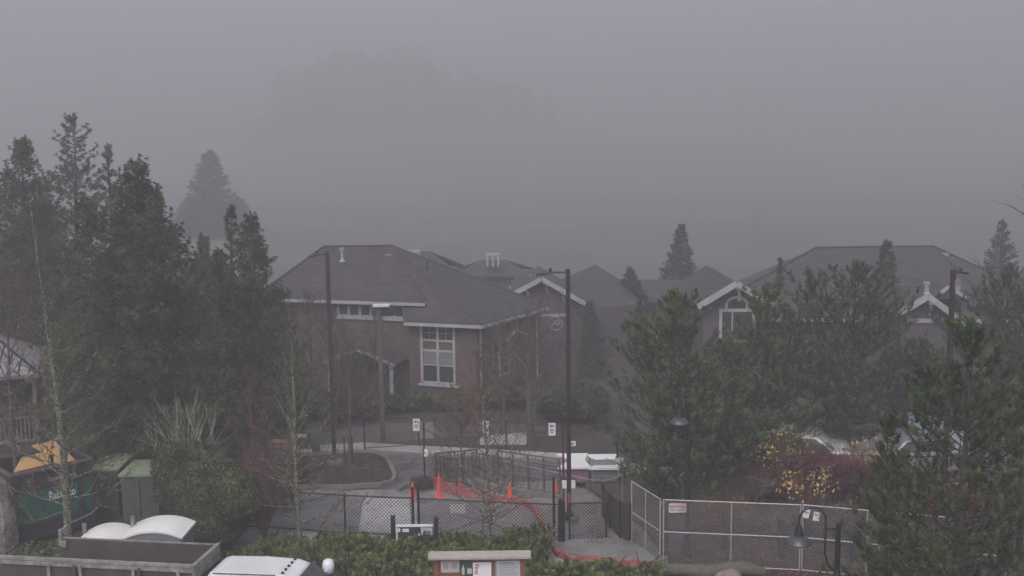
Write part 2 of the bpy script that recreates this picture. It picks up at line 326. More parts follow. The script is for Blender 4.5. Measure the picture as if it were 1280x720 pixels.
def conifer(name, label, cat, base, h, r, kind, seed, mleaf, mbark=None, z0=0.12, nb=150, nt=2600, k=12, L=0.13, W=0.018, group=None, pw=0.8, up_el=0.5, tops=1, dens=None, lean=0.0):
    rng = np.random.default_rng(seed); base = Vector(base)
    root = thing(name, label, cat, base, group)
    b = np.array(base); tr = MB()
    # trunk
    npt = 9; pts = []; rad = []
    ph = rng.uniform(0, 6)
    def axis(t): return np.array([math.sin(t * 3 + ph) * 0.012 * h + lean * t, math.cos(t * 2.3 + ph) * 0.012 * h, t * h])
    for i in range(npt):
        t = i / (npt - 1); pts.append(b + axis(t)); rad.append(max(0.012, (0.017 * h) * (1 - t) ** 0.9))
    tr.tube(pts, rad, 8)
    C = []; D = []
    def az0(i): return (i * 2.399) % 6.283 * 0.5
    leaders = [(0, 0, h)] + [(rng.uniform(-1, 1) * r * 0.45, rng.uniform(-1, 1) * r * 0.45, h * rng.uniform(0.80, 0.95)) for _ in range(tops - 1)]
    lens = []
    for i in range(nb):
        lx, ly, lh = leaders[rng.integers(0, len(leaders)) if rng.random() < 0.6 else 0]
        t = z0 + (0.985 - z0) * ((i + rng.random()) / nb) ** (1.15 if kind == 'pine' else 1.0)
        tt = t * lh / h; frac = (t - z0) / (1 - z0)
        prof = (1 - frac) ** pw * min(1.0, 0.55 + frac * 3.0)
        Lb = r * prof * rng.uniform(0.62, 1.12) * (1 + (0.10 if kind == 'fir' else 0.16) * math.sin(frac * 23 + seed + az0(i))) + 0.05 * r + 0.06
        az = rng.uniform(0, 2 * math.pi); ca, sa = math.cos(az), math.sin(az)
        st = b + axis(tt) + np.array([lx, ly, 0]) * min(1, max(0, (t - 0.4) * 2.2))
        if kind == 'pine': e0 = -0.12 + 0.95 * frac + rng.uniform(-.18, .18); cv = up_el * (0.75 - 0.2 * frac)
        elif kind == 'fir': e0 = -0.05 + 0.6 * frac + rng.uniform(-.15, .15); cv = 0.12
        else: e0 = 0.25 + 0.7 * frac + rng.uniform(-.3, .3); cv = -0.22
        rise = h * (1 + rng.uniform(-.05, .0)) + (0.0 if lh == h else -(h - lh) * .6) - tt * h
        k_ = math.sin(e0) + max(cv, 0)
        if k_ > 0: Lb = min(Lb, max(.10, rise / k_ + (.25 * r if kind == 'cedar' else 0)))
        m = 5; bp = []
        wig = rng.uniform(-0.12, 0.12, (m + 1, 3)) * Lb * 0.5
        for j in range(m + 1):
            s = j / m; rr = Lb * s * math.cos(e0); zz = Lb * (s * math.sin(e0) + cv * s * s)
            bp.append(st + np.array([ca * rr, sa * rr, zz]) + wig[j] * s)
        tr.tube(bp, [max(0.006, 0.012 * Lb * (1 - q / m) + 0.005) for q in range(m + 1)], 4, cap=False)
        lens.append((Lb, np.array(bp), np.array([ca, sa, 0.0])))
    tot = sum(x[0] for x in lens)
    for Lb, bp, az in lens:
        q = max(9, int(nt * Lb / tot))
        s = 0.22 + 0.78 * rng.random(q) ** 0.75
        idx = np.minimum((s * 5).astype(int), 4); fr = s * 5 - idx
        p = bp[idx] * (1 - fr[:, None]) + bp[idx + 1] * fr[:, None]
        side = np.array([-az[1], az[0], 0.0])
        sw = (0.34 if kind != 'pine' else 0.26) * Lb * (1.08 - s)
        p = p + side * (rng.uniform(-1, 1, q) * sw)[:, None]
        if kind == 'pine':
            p[:, 2] += rng.uniform(-0.02, 0.16, q) * min(1, Lb); d = az * 0.5 + np.array([0, 0, 1.0])
        elif kind == 'fir':
            p[:, 2] += rng.normal(0, 0.05, q); d = az * 1.0 + np.array([0, 0, 0.05])
        else:
            p[:, 2] += rng.normal(0, 0.10, q) - 0.10 * rng.random(q); d = az * 0.9 + np.array([0, 0, -0.35])
        dd = np.repeat(d[None], q, 0) + rng.normal(0, 0.35, (q, 3))
        C.append(p); D.append(dd)
    for lx, ly, lh in leaders:                       # leader tips
        q = 10; tp = b + axis(lh / h) + np.array([lx, ly, 0]); zz = rng.uniform(-0.5, 0.0, q)
        C.append(tp + np.stack([rng.normal(0, .03, q), rng.normal(0, .03, q), zz], 1)); D.append(np.repeat(np.array([[0, 0, 1.0]]), q, 0))
    C = np.concatenate(C); D = np.concatenate(D); D /= np.linalg.norm(D, axis=1, keepdims=True)
    clump = None
    if kind == 'pine':
        cv_ = 0.30 + 1.6 * rng.random(len(C)) ** 1.5; clump = np.concatenate([cv_ * f_ for f_ in (0.8, 1.0, 1.15)])
        C = np.concatenate([C + D * (j * L * 0.55) for j in range(3)]); D = np.concatenate([D] * 3); k = max(4, int(k * .7)); clump = np.repeat(clump, k)
    sp = {'pine': 1.15, 'fir': 0.8, 'cedar': 0.85}[kind]
    V, Fc = spikes(rng, C, D, k, L, W, sp, 0.15)
    tr.build('trunk', mbark or M_BARK, root)
    np_mesh('crown', V, Fc, mleaf, root, clump=clump)
    return root

def bare_tree(name, label, cat, base, h, r, seed, mbark, mtwig=None, z0=0.2, nb=30, lich=0, group=None, el=(0.5, 1.0), sub=5, trunkr=0.009, lean=0.0, wild=1.0, twr=0.004, pw=0.75, lz=0.75):
    rng = np.random.default_rng(seed); base = Vector(base); b = np.array(base)
    root = thing(name, label, cat, base, group)
    tr = MB(); tw = MB(); pth = []
    ph = rng.uniform(0, 6)
    def axis(t): return np.array([math.sin(t * 5 + ph) * 0.008 * h - math.sin(ph) * .008 * h + lean * t, math.cos(t * 4 + ph) * 0.008 * h, t * h])
    pts = [b + axis(i / 12) for i in range(13)]
    tr.tube(pts, [max(0.006, trunkr * h * (1 - i / 12) ** 0.85 + 0.004) for i in range(13)], 7)
    for i in range(12): pth.append((pts[i], pts[i + 1], trunkr * h * (1 - i / 12), 3.0))
    def branch(p, d, L, rad, lvl, mb):
        m = 5; q = [p]; dd = d / np.linalg.norm(d)
        for j in range(m):
            dd = dd + rng.normal(0, 0.10 * wild, 3) + np.array([0, 0, 0.07]); dd /= np.linalg.norm(dd)
            q.append(q[-1] + dd * L / m)
        mb.tube(q, [max(twr * 0.55, rad * (1 - j / m)) for j in range(m + 1)], 4 if lvl < 2 else 3, cap=False)
        for j in range(m): pth.append((q[j], q[j + 1], rad * (1 - j / m), 1.0 if lvl == 0 else 0.5))
        if lvl < 2:
            ns = sub if lvl == 0 else max(2, sub // 2)
            for _ in range(ns):
                s = rng.uniform(0.25, 0.95) * m; j = min(int(s), m - 1); pp = q[j] + (q[j + 1] - q[j]) * (s - j)
                nd = dd + rn(rng, 1)[0] * 0.75 + np.array([0, 0, 0.15])
                branch(pp, nd, L * rng.uniform(0.25, 0.5), max(twr, rad * 0.5), lvl + 1, tw)
    for i in range(nb):
        t = z0 + (0.97 - z0) * (i + rng.random()) / nb; frac = (t - z0) / (1 - z0)
        az = i * 2.4 + rng.uniform(-.5, .5); e = el[0] + (el[1] - el[0]) * frac + rng.uniform(-.15, .15)
        L = r * (1 - frac) ** pw * rng.uniform(0.7, 1.15) + 0.12
        d = np.array([math.cos(az) * math.cos(e), math.sin(az) * math.cos(e), math.sin(e)])
        branch(b + axis(t), d, L, max(twr, 0.010 * L + 0.003), 0, tr)
    tr.build('trunk', mbark, root); tw.build('twigs', mtwig or mbark, root)
    if lich:
        C = []; ztop = b[2] + h * lz
        wts = np.array([np.linalg.norm(q1 - q0) * wt * (1.0 if q0[2] < ztop else 0.06) for q0, q1, _, wt in pth]); wts /= wts.sum()
        for i in rng.choice(len(pth), lich, p=wts):
            q0, q1, rr, _ = pth[i]; C.append(q0 + (q1 - q0) * rng.random() + rn(rng, 1)[0] * (rr + 0.006))
        V, Fc = leaves(rng, np.array(C), 0.016); np_mesh('lichen', V, Fc, M_LICH, root)
    return root

def shrub(name, label, cat, base, rx, ry, h, seed, mleaf, n=5000, size=0.05, style='leaf', group=None, core=True, k=10, L=0.10, W=0.016, lumps=5, flat=0.0, mcore=None, stems=None):
    rng = np.random.default_rng(seed); base = Vector(base); b = np.array(base)
    root = thing(name, label, cat, base, group)
    lc = [np.array([0, 0, 0.42])] + [np.array([rng.uniform(-.55, .55), rng.uniform(-.55, .55), rng.uniform(.25, .62)]) for _ in range(lumps)]
    ls = [0.62] + [rng.uniform(.30, .46) for _ in range(lumps)]
    sc = np.array([rx, ry, h])
    which = rng.integers(0, len(lc), n); u = rn(rng, n)
    low = u[:, 2] < -0.35; u[low, 2] *= -1
    rad = np.array(ls)[which] * (1 - (0.14 if n > 15000 else 0.30) * rng.random(n) ** 2.2)
    p = np.array(lc)[which] + u * rad[:, None] * np.array([1, 1, 0.85])
    p[:, 2] = np.clip(p[:, 2], 0.01, 5); p = p * sc / np.array([0.95, 0.95, 0.97])
    nr = u.copy(); p = p + rng.normal(0, 0.02, (n, 3))
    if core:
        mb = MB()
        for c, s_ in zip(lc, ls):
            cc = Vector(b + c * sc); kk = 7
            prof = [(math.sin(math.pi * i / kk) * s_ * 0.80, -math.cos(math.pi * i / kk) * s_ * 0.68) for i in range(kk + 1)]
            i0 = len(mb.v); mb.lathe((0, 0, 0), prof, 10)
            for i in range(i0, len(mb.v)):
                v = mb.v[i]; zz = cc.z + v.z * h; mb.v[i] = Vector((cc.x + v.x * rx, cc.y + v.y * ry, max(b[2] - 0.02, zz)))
        mb.build('shade_core', mcore or M_BARK, root)  # solid dark core standing in for the shaded inside of the foliage
    p = p + b
    cl = None
    if style == 'leaf': V, Fc = leaves(rng, p, size, nr, 0.9)
    else:
        d = nr * 0.5 + np.array([0, 0, 0.9]) + rng.normal(0, .2, (n, 3)); d /= np.linalg.norm(d, axis=1, keepdims=True); p = np.concatenate([p + d * (j * .05) for j in range(4)]); d = np.concatenate([d] * 4); cl = np.repeat(np.concatenate([(0.35 + 1.35 * rng.random(n) ** 1.3) * 1.0 * f_ for f_ in (.6, .8, 1.0, 1.2)]) if False else np.tile(0.18 + 1.85 * rng.random(n) ** 1.5, 4) * np.repeat([.65, .85, 1.0, 1.15], n), k); V, Fc = spikes(rng, p, d, k, L, W, 1.1, 0.1)
    np_mesh('foliage', V, Fc, mleaf, root, clump=cl)
    if stems:
        mb = MB(); m_, ns, ht = stems
        for i in range(ns):
            a_ = rng.uniform(0, 6.28); r0 = rng.random() ** .5 * .5; r1 = r0 + rng.uniform(.1, .5)
            q = [b + np.array([math.cos(a_) * rx * (r0 + (r1 - r0) * s), math.sin(a_) * ry * (r0 + (r1 - r0) * s), h * ht * s]) + rng.normal(0, .03, 3) * s for s in (0, .33, .66, 1)]
            mb.tube(q, [0.012, .009, .006, .003], 3, cap=False)
        mb.build('stems', m_, root)
    return root

# ================================================================== SETTING
tag(MB().poly([(-490, -60, 0), (490, -60, 0), (490, 590, 0), (-490, 590, 0)]).build('ground', M_SOIL), kind='structure')
def litter(name, region, n, m, z, seed, size=0.04):
    rng = np.random.default_rng(seed); C = []
    while len(C) < n:
        g = G(rng.uniform(region[0], region[2]), rng.uniform(region[1], region[3]), z)
        C.append((g.x, g.y, z + 0.01 + rng.random() * 0.03))
    V, Fc = leaves(rng, np.array(C), size, np.array([0, 0, 1.0]), 0.6)
    return tag(np_mesh(name, V, Fc, m), 'fallen leaves scattered over the ground', None, None, 'stuff')
def sheet(name, pix, z, m, thick=None):
    pts = [G(x, y, z) for x, y in pix]
    mb = MB(); mb.prism(pts, thick if thick else 0.002)
    return tag(mb.build(name, m), kind='structure')
def wsheet(name, pts, z, m, thick=None):
    mb = MB(); mb.prism([Vector((x, y, z)) for x, y in pts], thick if thick else 0.002); return tag(mb.build(name, m), kind='structure')
wsheet('pale_far_ground', [(-480, 76), (480, 76), (480, 585), (-480, 585)], 0.006, mat('fog_pale_ground', (.14, .136, .13), .95, col2=(.09, .088, .083), scale=.05))  # pale sheet added over distant ground; its colour imitates thicker fog
wsheet('driveway', [(-24, 4), (3.2, 4), (3.6, 24.3), (-24, 24.9)], 0.008, M_ASPH)
sheet('parking_lot', [(250, 604), (330, 573), (455, 569), (530, 569), (770, 577), (860, 585), (845, 720), (250, 710)], 0.008, M_LOT)
sheet('far_road', [(300, 592), (330, 573), (455, 569), (530, 569), (780, 577), (700, 600), (560, 606), (500, 612), (380, 612)], 0.014, M_ASPH)
sheet('light_pavement', [(455, 622), (512, 624), (514, 668), (448, 664)], 0.020, mat('pale_pavement', (0.58, 0.57, 0.58), 0.5, col2=(0.42, 0.41, 0.42), scale=1.5))
sheet('near_path', [(340, 668), (500, 668), (700, 686), (705, 704), (500, 690), (340, 684)], 0.020, M_CONC)
sheet('sidewalk', [(400, 556), (455, 553), (545, 558), (700, 566), (780, 572), (778, 578), (700, 574), (545, 567), (455, 561), (400, 563)], 0.13, M_CONC, 0.13)
sheet('far_kerb', [(330, 567), (455, 561.5), (545, 567.5), (700, 574.5), (778, 578.5), (778, 581), (700, 577), (545, 570), (455, 564.5), (330, 571)], 0.15, M_KERB, 0.15)
sheet('far_path', [(370, 547), (480, 528), (700, 532), (700, 545), (560, 545), (500, 552), (380, 560)], 0.010, mat('dull_path', (0.14, 0.125, 0.12), 0.85, col2=(0.085, 0.075, 0.072), scale=0.8))
sheet('far_walk', [(600, 543), (664, 540), (664, 556), (600, 556)], 0.016, M_CONC)
sheet('right_road', [(845, 560), (1300, 548), (1300, 592), (960, 600), (860, 600)], 0.008, M_ASPH)
# island
isl = [(300, 596), (322, 577), (380, 567), (440, 562), (470, 562), (484, 567), (491, 580), (496, 592), (493, 599), (478, 603), (440, 606), (380, 607), (320, 606)]
cxy = (390, 590)
sheet('island_kerb', isl, 0.16, M_KERB, 0.16)
sheet('island_bed', [(cxy[0] + (x - cxy[0]) * 0.95, cxy[1] + (y - cxy[1]) * (0.86)) for x, y in isl], 0.19, M_MULCH, 0.1)
# raised sidewalk by the ramp with painted kerb
kerb = [(539, 604), (556, 609), (575, 614), (607, 619), (640, 624), (657, 627), (667, 633), (672, 641), (680, 658), (686, 672), (696, 689)]
sheet('ramp_walk', kerb + [(740, 695), (815, 703), (826, 694), (800, 660), (762, 636), (706, 612), (640, 602), (590, 596), (560, 598)], 0.14, mat('walk_concrete', (0.25, 0.24, 0.24), 0.5, col2=(0.15, 0.145, 0.147), scale=1.3, bump=.2, rv=.3), 0.14)
kb = MB()
kp = [G(x, y, 0.14) for x, y in kerb + [(716, 697), (745, 698), (780, 701), (818, 705)]]
for i in range(len(kp) - 1):
    d = (kp[i + 1] - kp[i]).normalized() * 0.02
    kb.bar(kp[i] - Vector((0, 0, 0.06)) - d, kp[i + 1] - Vector((0, 0, 0.06)) + d, 0.13, 0.20 + 0.001 * (i % 2))
for i in range(4):
    hh_ = (.40, .34, .27, .20)[i]; kb.bar(kp[i] + Vector((0, -.07, -.14 + hh_ / 2)), kp[i + 1] + Vector((0, -.07, -.14 + hh_ / 2)), .10, hh_)
tag(kb.build('red_kerb', M_REDK), kind='structure')
sheet('shaded_verge', [(730, 604), (790, 592), (870, 600), (850, 690), (829, 688), (805, 655), (768, 630)], 0.155, mat('shaded_verge_ground', (0.10, 0.085, 0.078), .9, col2=(.05, .042, .04), scale=2, bump=.5), 0.155)  # verge ground with the shade below the pine painted into its colour
tag(litter('verge_litter', (735, 602, 840, 680), 1500, M_ORG, 0.155, 8, .04), 'orange leaves on the dark ground behind the screened fence')
k2 = MB(); kp = [G(x, y, 0.12) for x, y in [(498, 611), (505, 606), (516, 603), (532, 602), (541, 603)]]
for i in range(len(kp) - 1): k2.bar(kp[i] - Vector((0, 0, .05)), kp[i + 1] - Vector((0, 0, .05)), 0.12, 0.16 + 0.001 * (i % 2))
tag(k2.build('small_kerb', M_KERB), kind='structure')
k3 = MB(); kp = [G(x, y, 0.1) for x, y in [(541, 606), (556, 612), (575, 617), (600, 622)]]
ck = MB(); rc_ = random.Random(12)
for x0, y0, x1, y1 in ((330, 640, 440, 612), (440, 612, 505, 596), (550, 668, 640, 636), (560, 640, 665, 668), (400, 660, 430, 622), (500, 590, 520, 574), (610, 690, 600, 640)):
    a_, b_ = G(x0, y0, .022), G(x1, y1, .022); prev = a_
    for k_ in range(1, 11):
        q_ = a_.lerp(b_, k_ / 10) + Vector((rc_.uniform(-.09, .09), rc_.uniform(-.09, .09), 0)); ck.bar(prev, q_, .035, .004); prev = q_
tag(ck.build('sealed_cracks', mat('tar', (.03, .03, .032), .35)), kind='structure')
# bare planting bed on the right, slightly raised
sheet('right_bed', [(835, 610), (1300, 600), (1400, 760), (960, 760), (835, 720)], 0.05, M_MULCH, 0.05)
sheet('front_bed', [(280, 694), (500, 694), (800, 712), (800, 740), (280, 770)], 0.05, M_MULCH, 0.05)
# leaf litter on the beds
tag(litter('leaf_litter', (840, 640, 1280, 720), 9000, M_ORG, 0.05, 3), 'brown and orange leaf litter under the galvanised fence')
tag(litter('island_litter', (330, 572, 486, 598), 3500, M_BRUSH, 0.19, 4, 0.035), 'brown mulch chips on the kerbed island')
tag(litter('lot_litter', (300, 575, 700, 690), 900, M_ORG, 0.012, 9, .035), 'few wet leaves scattered over the parking lot')
tag(litter('bank_litter', (560, 470, 790, 545), 7000, M_BRUSH, 0.0, 5, 0.06), 'brown leaf litter in front of the brick building')

# ================================================================== BUILDINGS
class Wall:
    def __init__(s, a, b):
        s.a = Vector((a[0], a[1], 0)); s.b = Vector((b[0], b[1], 0)); s.u = (s.b - s.a).normalized(); s.n = Vector((s.u.y, -s.u.x, 0)); s.L = (s.b - s.a).length
    def hit(s, px, py):
        d = ray(px, py); t = (s.a - O).dot(s.n) / d.dot(s.n); p = O + d * t; return (p - s.a).dot(s.u), p.z
    def pt(s, u, z, off=0): return s.a + s.u * u + Vector((0, 0, z)) + s.n * off
    def rect(s, mb, u0, u1, z0, z1, o0, o1):
        a = [s.pt(u0, z0, o1), s.pt(u1, z0, o1), s.pt(u1, z1, o1), s.pt(u0, z1, o1)]
        return mb.slab(a, s.n * (o0 - o1))
def win(wl, root, u0, u1, z0, z1, cols=1, rows=1, fr=0.07, trim=0.13, glass=None, sill=True):
    f = MB()
    wl.rect(f, u0 - trim, u0, z0 - trim, z1 + trim, 0, .05); wl.rect(f, u1, u1 + trim, z0 - trim, z1 + trim, 0, .05)
    wl.rect(f, u0, u1, z1, z1 + trim, 0, .05); wl.rect(f, u0, u1, z0 - trim, z0, 0, .05)
    for i in range(1, cols):
        u = u0 + (u1 - u0) * i / cols; wl.rect(f, u - fr / 2, u + fr / 2, z0, z1, 0, .045)
    for i in range(1, rows):
        z = z0 + (z1 - z0) * i / rows; wl.rect(f, u0, u1, z - fr * .4, z + fr * .4, 0, .042)
    w_ = f.build('window', M_TRIM, root)
    g = MB(); wl.rect(g, u0, u1, z0, z1, 0, .015); g.build('pane', glass or M_GLASS, w_)
    return w_
# ---- brick building with the tall window
ez = 3.6
E1, E2, E3 = G(505, 402, ez), G(602, 406, ez), G(686, 383, ez)
mz = 4.35
M0, M1, M2 = G(318, 371.5, mz), G(530, 378, mz), G(541, 369, mz)
Rp = P(490, 309, 51.5); Lp = P(405, 307, 51.5); Rp.z = Lp.z = (Rp.z + Lp.z) / 2
Bk = Vector((M0.x - 0.5, M0.y + 11, mz))
A = thing('brick_building', 'brick building with hipped shingle roof and tall white framed window', 'building', (-4, 48, 0))
rf = MB()
dn = (0, 0, -0.16)
E3b = E3 + Vector((-2.0, 3.2, 0)); Rb = Rp
for pl in ([M0, M1, Rp, Lp], [M1, M2, Rp], [E1, E2, Rp], [E2, E3, Rp], [M0, Lp, Bk], [E3, E3b, Rp], [Lp, Rp, E3b, Bk]):
    rf.slab(pl, dn)
roof = rf.build('roof', M_ROOF, A)
rv = MB()
for a, b in ((Lp, Rp), (Rp, E2), (Rp, M1), (Lp, M0), (Rp, E3)): rv.tube([a + Vector((0, 0, .02)), b + Vector((0, 0, .02))], 0.06, 5)
rv.build('ridge_caps', M_ROOF2, roof)
gt = MB()
for a, b in ((M0, M1), (M1, M2), (E1, E2), (E2, E3)):
    gt.bar(a + Vector((0, 0, -.10)), b + Vector((0, 0, -.10)), 0.10, 0.14)
gt.build('gutter', M_TRIM, A)
def inset(a, b, c, d):   # move the segment a-b back by d along its own normal
    u = (b - a).normalized(); n = Vector((u.y, -u.x, 0)); 
    return a - n * d, b - n * d
W1 = Wall((E1.x + 0.35, E1.y + 0.45), (E2.x - 0.25, E2.y + 0.45))
W2 = Wall((W1.b.x, W1.b.y), (E3.x - 0.45, E3.y - 0.05))
W3 = Wall((M0.x, M0.y + 0.5), (M1.x - 0.4, M1.y + 0.45))
wl = MB()
W1.rect(wl, 0, W1.L, 0, ez - .16, -0.25, 0); W2.rect(wl, 0.02, W2.L, 0, ez - .16, -0.25, 0.0)
W3.rect(wl, 0, W3.L, 0, mz - .16, -0.25, 0)
wl.slab([W1.pt(0, 0, -.01), W1.pt(0, 0, -4), W1.pt(0, ez - .2, -4), W1.pt(0, ez - .2, -.01)], (-.2, 0, 0))
wl.slab([W3.pt(W3.L, 0, -.01), W3.pt(W3.L, 0, -4), W3.pt(W3.L, mz - .2, -3), W3.pt(W3.L, mz - .2, -.01)], (.2, 0, 0))
wl.slab([(Bk.x, Bk.y - .5, 0), (E3b.x, E3b.y - .5, 0), (E3b.x, E3b.y - .5, mz - .9), (Bk.x, Bk.y - .5, mz - .9)], (0, .2, 0))
wl.slab([(Bk.x + .6, Bk.y - .6, 0), (M0.x + .6, M0.y + .6, 0), (M0.x + .6, M0.y + .6, mz - .3), (Bk.x + .6, Bk.y - .6, mz - .3)], (.2, 0, 0))
wl.build('wall', M_BRICK, A)
u0, z0_ = W1.hit(530, 477); u1, z1_ = W1.hit(566, 408)
um = (u0 + u1) / 2
f = MB(); tw_ = 0.12
W1.rect(f, u0 - tw_, u0, z0_, z1_, 0, .06); W1.rect(f, u1, u1 + tw_, z0_, z1_, 0, .06)
W1.rect(f, um - .06, um + .06, z0_, z1_ - .02, 0, .055)
h_ = z1_ - z0_
for q in (0, 0.56, 0.74, 1): W1.rect(f, u0, um - .06, z0_ + h_ * q - .05, z0_ + h_ * q + .05, 0, .052); W1.rect(f, um + .06, u1, z0_ + h_ * q - .05, z0_ + h_ * q + .05, 0, .052)
for q in (0.31,): W1.rect(f, u0, um - .06, z0_ + h_ * q - .03, z0_ + h_ * q + .03, 0, .05); W1.rect(f, um + .06, u1, z0_ + h_ * q - .03, z0_ + h_ * q + .03, 0, .05)
W1.rect(f, u0 - .22, u1 + .3, z0_ - .16, z0_ - .06, 0, .12)
for c in (0, 1):
    a_, b_ = (u0, um - .06) if c == 0 else (um + .06, u1); mm = (a_ + b_) / 2
    W1.rect(f, mm - .012, mm + .012, z0_ + h_ * .74 + .05, z1_ - .05, 0, .035); W1.rect(f, a_, b_, z0_ + h_ * .87 - .012, z0_ + h_ * .87 + .012, 0, .03)
wn = f.build('window', M_TRIM, A)
g = MB(); W1.rect(g, u0, u1, z0_, z0_ + h_ * .56, 0, .015); W1.rect(g, u0, u1, z0_ + h_ * .74, z1_, 0, .015); g.build('pane', M_GLASS, wn)
g = MB(); W1.rect(g, u0 + .02, um - .07, z0_ + h_ * .33, z0_ + h_ * .54, .016, .022); W1.rect(g, um + .07, u1 - .02, z0_ + h_ * .33, z0_ + h_ * .54, .016, .022); g.build('blind', M_BLIND, wn)
# drain pipe, side windows and side door canopy
dp = MB(); dp.tube([W2.pt(.25, .1, .06), W2.pt(.25, ez - .2, .06)], .05, 6); dp.build('downpipe', M_TRIM, A); dp = MB()
u, z = W2.hit(670, 420); dp.tube([W2.pt(u, .1, .06), W2.pt(u, ez - .25, .06)], .045, 6)
dp.build('downpipe', M_TRIM, A)
u, z = W2.hit(632, 440); win(W2, A, u - .5, u + .2, 1.0, 2.4, 1, 2)
cn = MB();  
cn = MB(); cn.bar(W2.pt(u - 1.0, 2.66, .72), W2.pt(u - .15, 3.0, .72), .05, .09); cn.bar(W2.pt(u - .15, 3.0, .72), W2.pt(u + .75, 2.66, .72), .05, .09)
cr = MB(); cr.slab([W2.pt(u - 1.0, 2.66, .70), W2.pt(u - .15, 3.0, .70), W2.pt(u - .15, 3.0, .02), W2.pt(u - 1.0, 2.66, .02)], (0, 0, -.08)); cr.slab([W2.pt(u + .75, 2.66, .70), W2.pt(u - .15, 3.0, .70), W2.pt(u - .15, 3.0, .02), W2.pt(u + .75, 2.66, .02)], (0, 0, -.08))
dc = cr.build('door_canopy', M_ROOF, A); cn.build('canopy_edge', M_TRIM, dc)
# clerestory band
for i in range(6):
    a_ = W3.hit(424 + i * 14, 388)[0]; b_ = W3.hit(424 + i * 14 + 10.5, 388)[0]; zt = W3.hit(460, 382)[1]; zb = W3.hit(460, 394)[1]
    win(W3, A, a_, b_, zb, zt, 1, 1, .04, .07)
bd = MB(); ua = W3.hit(418, 397)[0]; ub = W3.hit(506, 397)[0]; zb = W3.hit(460, 397)[1]
W3.rect(bd, ua, ub, zb - .09, zb + .03, 0, .09); bd.build('window_band_sill', M_TRIM, A)
# porch
pa = W3.hit(425, 470)[0]; pb = W3.hit(512, 470)[0]; pm = (pa + pb) / 2; zr = W3.hit(470, 428)[1]; ze = W3.hit(470, 445)[1]
pr = MB()
for sgn, ue in ((-1, pa), (1, pb)):
    pr.slab([W3.pt(ue, ze, 0.02), W3.pt(ue, ze, 1.6), W3.pt(pm, zr, 1.6), W3.pt(pm, zr, 0.02)], (0, 0, -.12))
porch = pr.build('porch_roof', M_ROOF, A)
pf = MB()
pf.bar(W3.pt(pa, ze - .06, 1.62), W3.pt(pm, zr - .06, 1.62), .05, .12); pf.bar(W3.pt(pb, ze - .06, 1.62), W3.pt(pm, zr - .06, 1.62), .05, .12)
pf.build('porch_fascia', M_TRIM, porch)
for u in (pa + .25, pb - .25):
    c = MB(); c.bar(W3.pt(u, 0, 1.45), W3.pt(u, ze - .08, 1.45), .16, .16, (1, 0, 0)); c.build('porch_column', M_TRIM, A)
# roof vents
def vent(px, py, Y, hh, r, m, root, capr=None):
    v = MB(); p = P(px, py, Y); v.tube([p, p + Vector((0, 0, hh))], r, 8)
    if capr: v.tube([p + Vector((0, 0, hh)), p + Vector((0, 0, hh + .12))], capr, 8); v.tube([p + Vector((0, 0, .0)), p + Vector((0, 0, .12))], [capr * 1.2, r * 1.1], 8)
    v.build('roof_vent', m, root)
vent(428, 327, 49.6, .55, .07, M_TRIM, A, .13)
vent(534, 341, 49.5, .55, .035, M_BLACK, A)
for px, py, Y in ((486, 320, 50.8), (496, 319, 51), (530, 342, 49.3)):
    v = MB(); p = P(px, py, Y); v.box(p, (.35, .3, .18)); v.build('box_vent', M_GSTEEL, A)
# ---- gabled house in the middle
B = thing('gabled_building', 'gabled house with white bargeboards behind the brick building', 'building', (2.5, 55, 0))
YB = 54
WB = Wall((P(645, 380, YB).x, YB), (P(727, 380, YB).x, YB))
ap = P(677, 347, YB - .5); el_ = P(639, 367, YB - .5); er = P(733, 379, YB - .5)
bk = Vector((0, 5.5, 0))
rb = MB(); rb.slab([el_, ap, ap + bk, el_ + bk], dn); rb.slab([ap, er, er + bk, ap + bk], dn)
pk = P(744, 331, 60); pl_ = P(700, 352, 57); prr = P(790, 356, 58); 
rb.slab([P(690, 380, 56), P(800, 384, 56), pk], dn); rb.slab([P(800, 384, 56), P(812, 372, 64), pk], dn); rb.slab([P(690, 380, 56), pk, P(672, 362, 62)], dn)
rb.build('roof', M_ROOF2, B)
bb = MB(); bb.bar(el_ + Vector((0, -.03, -.07)), ap + Vector((0, -.03, -.07)), .06, .24); bb.bar(ap + Vector((0, -.03, -.07)), er + Vector((0, -.03, -.07)), .06, .24)
bb.build('bargeboard', M_TRIM, B)
for px, py in ((657, 362), (680, 352), (701, 364)):
    k_ = MB(); p = P(px, py, YB - .1); k_.box(p + Vector((0, -.15, 0)), (.22, .3, .18)); k_.bar(p + Vector((.1, -.25, -.1)), p + Vector((.2, .05, -.6)), .12, .12); k_.build('bracket', M_TRIM, B)
wb = MB(); wb.slab([WB.pt(0, 0), WB.pt(WB.L, 0), WB.pt(WB.L, er.z - .05), Vector((ap.x, YB, ap.z - .25)), WB.pt(0, el_.z - .15)], (0, .2, 0))
wb.slab([WB.pt(0, 0, -.02), WB.pt(0, 0, -9), WB.pt(0, el_.z - .2, -9), WB.pt(0, el_.z - .2, -.02)], (.15, 0, 0))
wb.slab([WB.pt(WB.L, 0, -.02), WB.pt(WB.L + 3.2, 0, -1.5), WB.pt(WB.L + 3.2, 2.8, -1.5), WB.pt(WB.L, 2.8, -.02)], (0, .2, 0))
wb.build('wall', M_SIDING, B)
tb = MB(); a_, zz = WB.hit(673, 394); b_, _ = WB.hit(714, 394); WB.rect(tb, a_, b_, zz - .06, zz + .06, 0, .06); tb.build('band_board', M_TRIM, B)
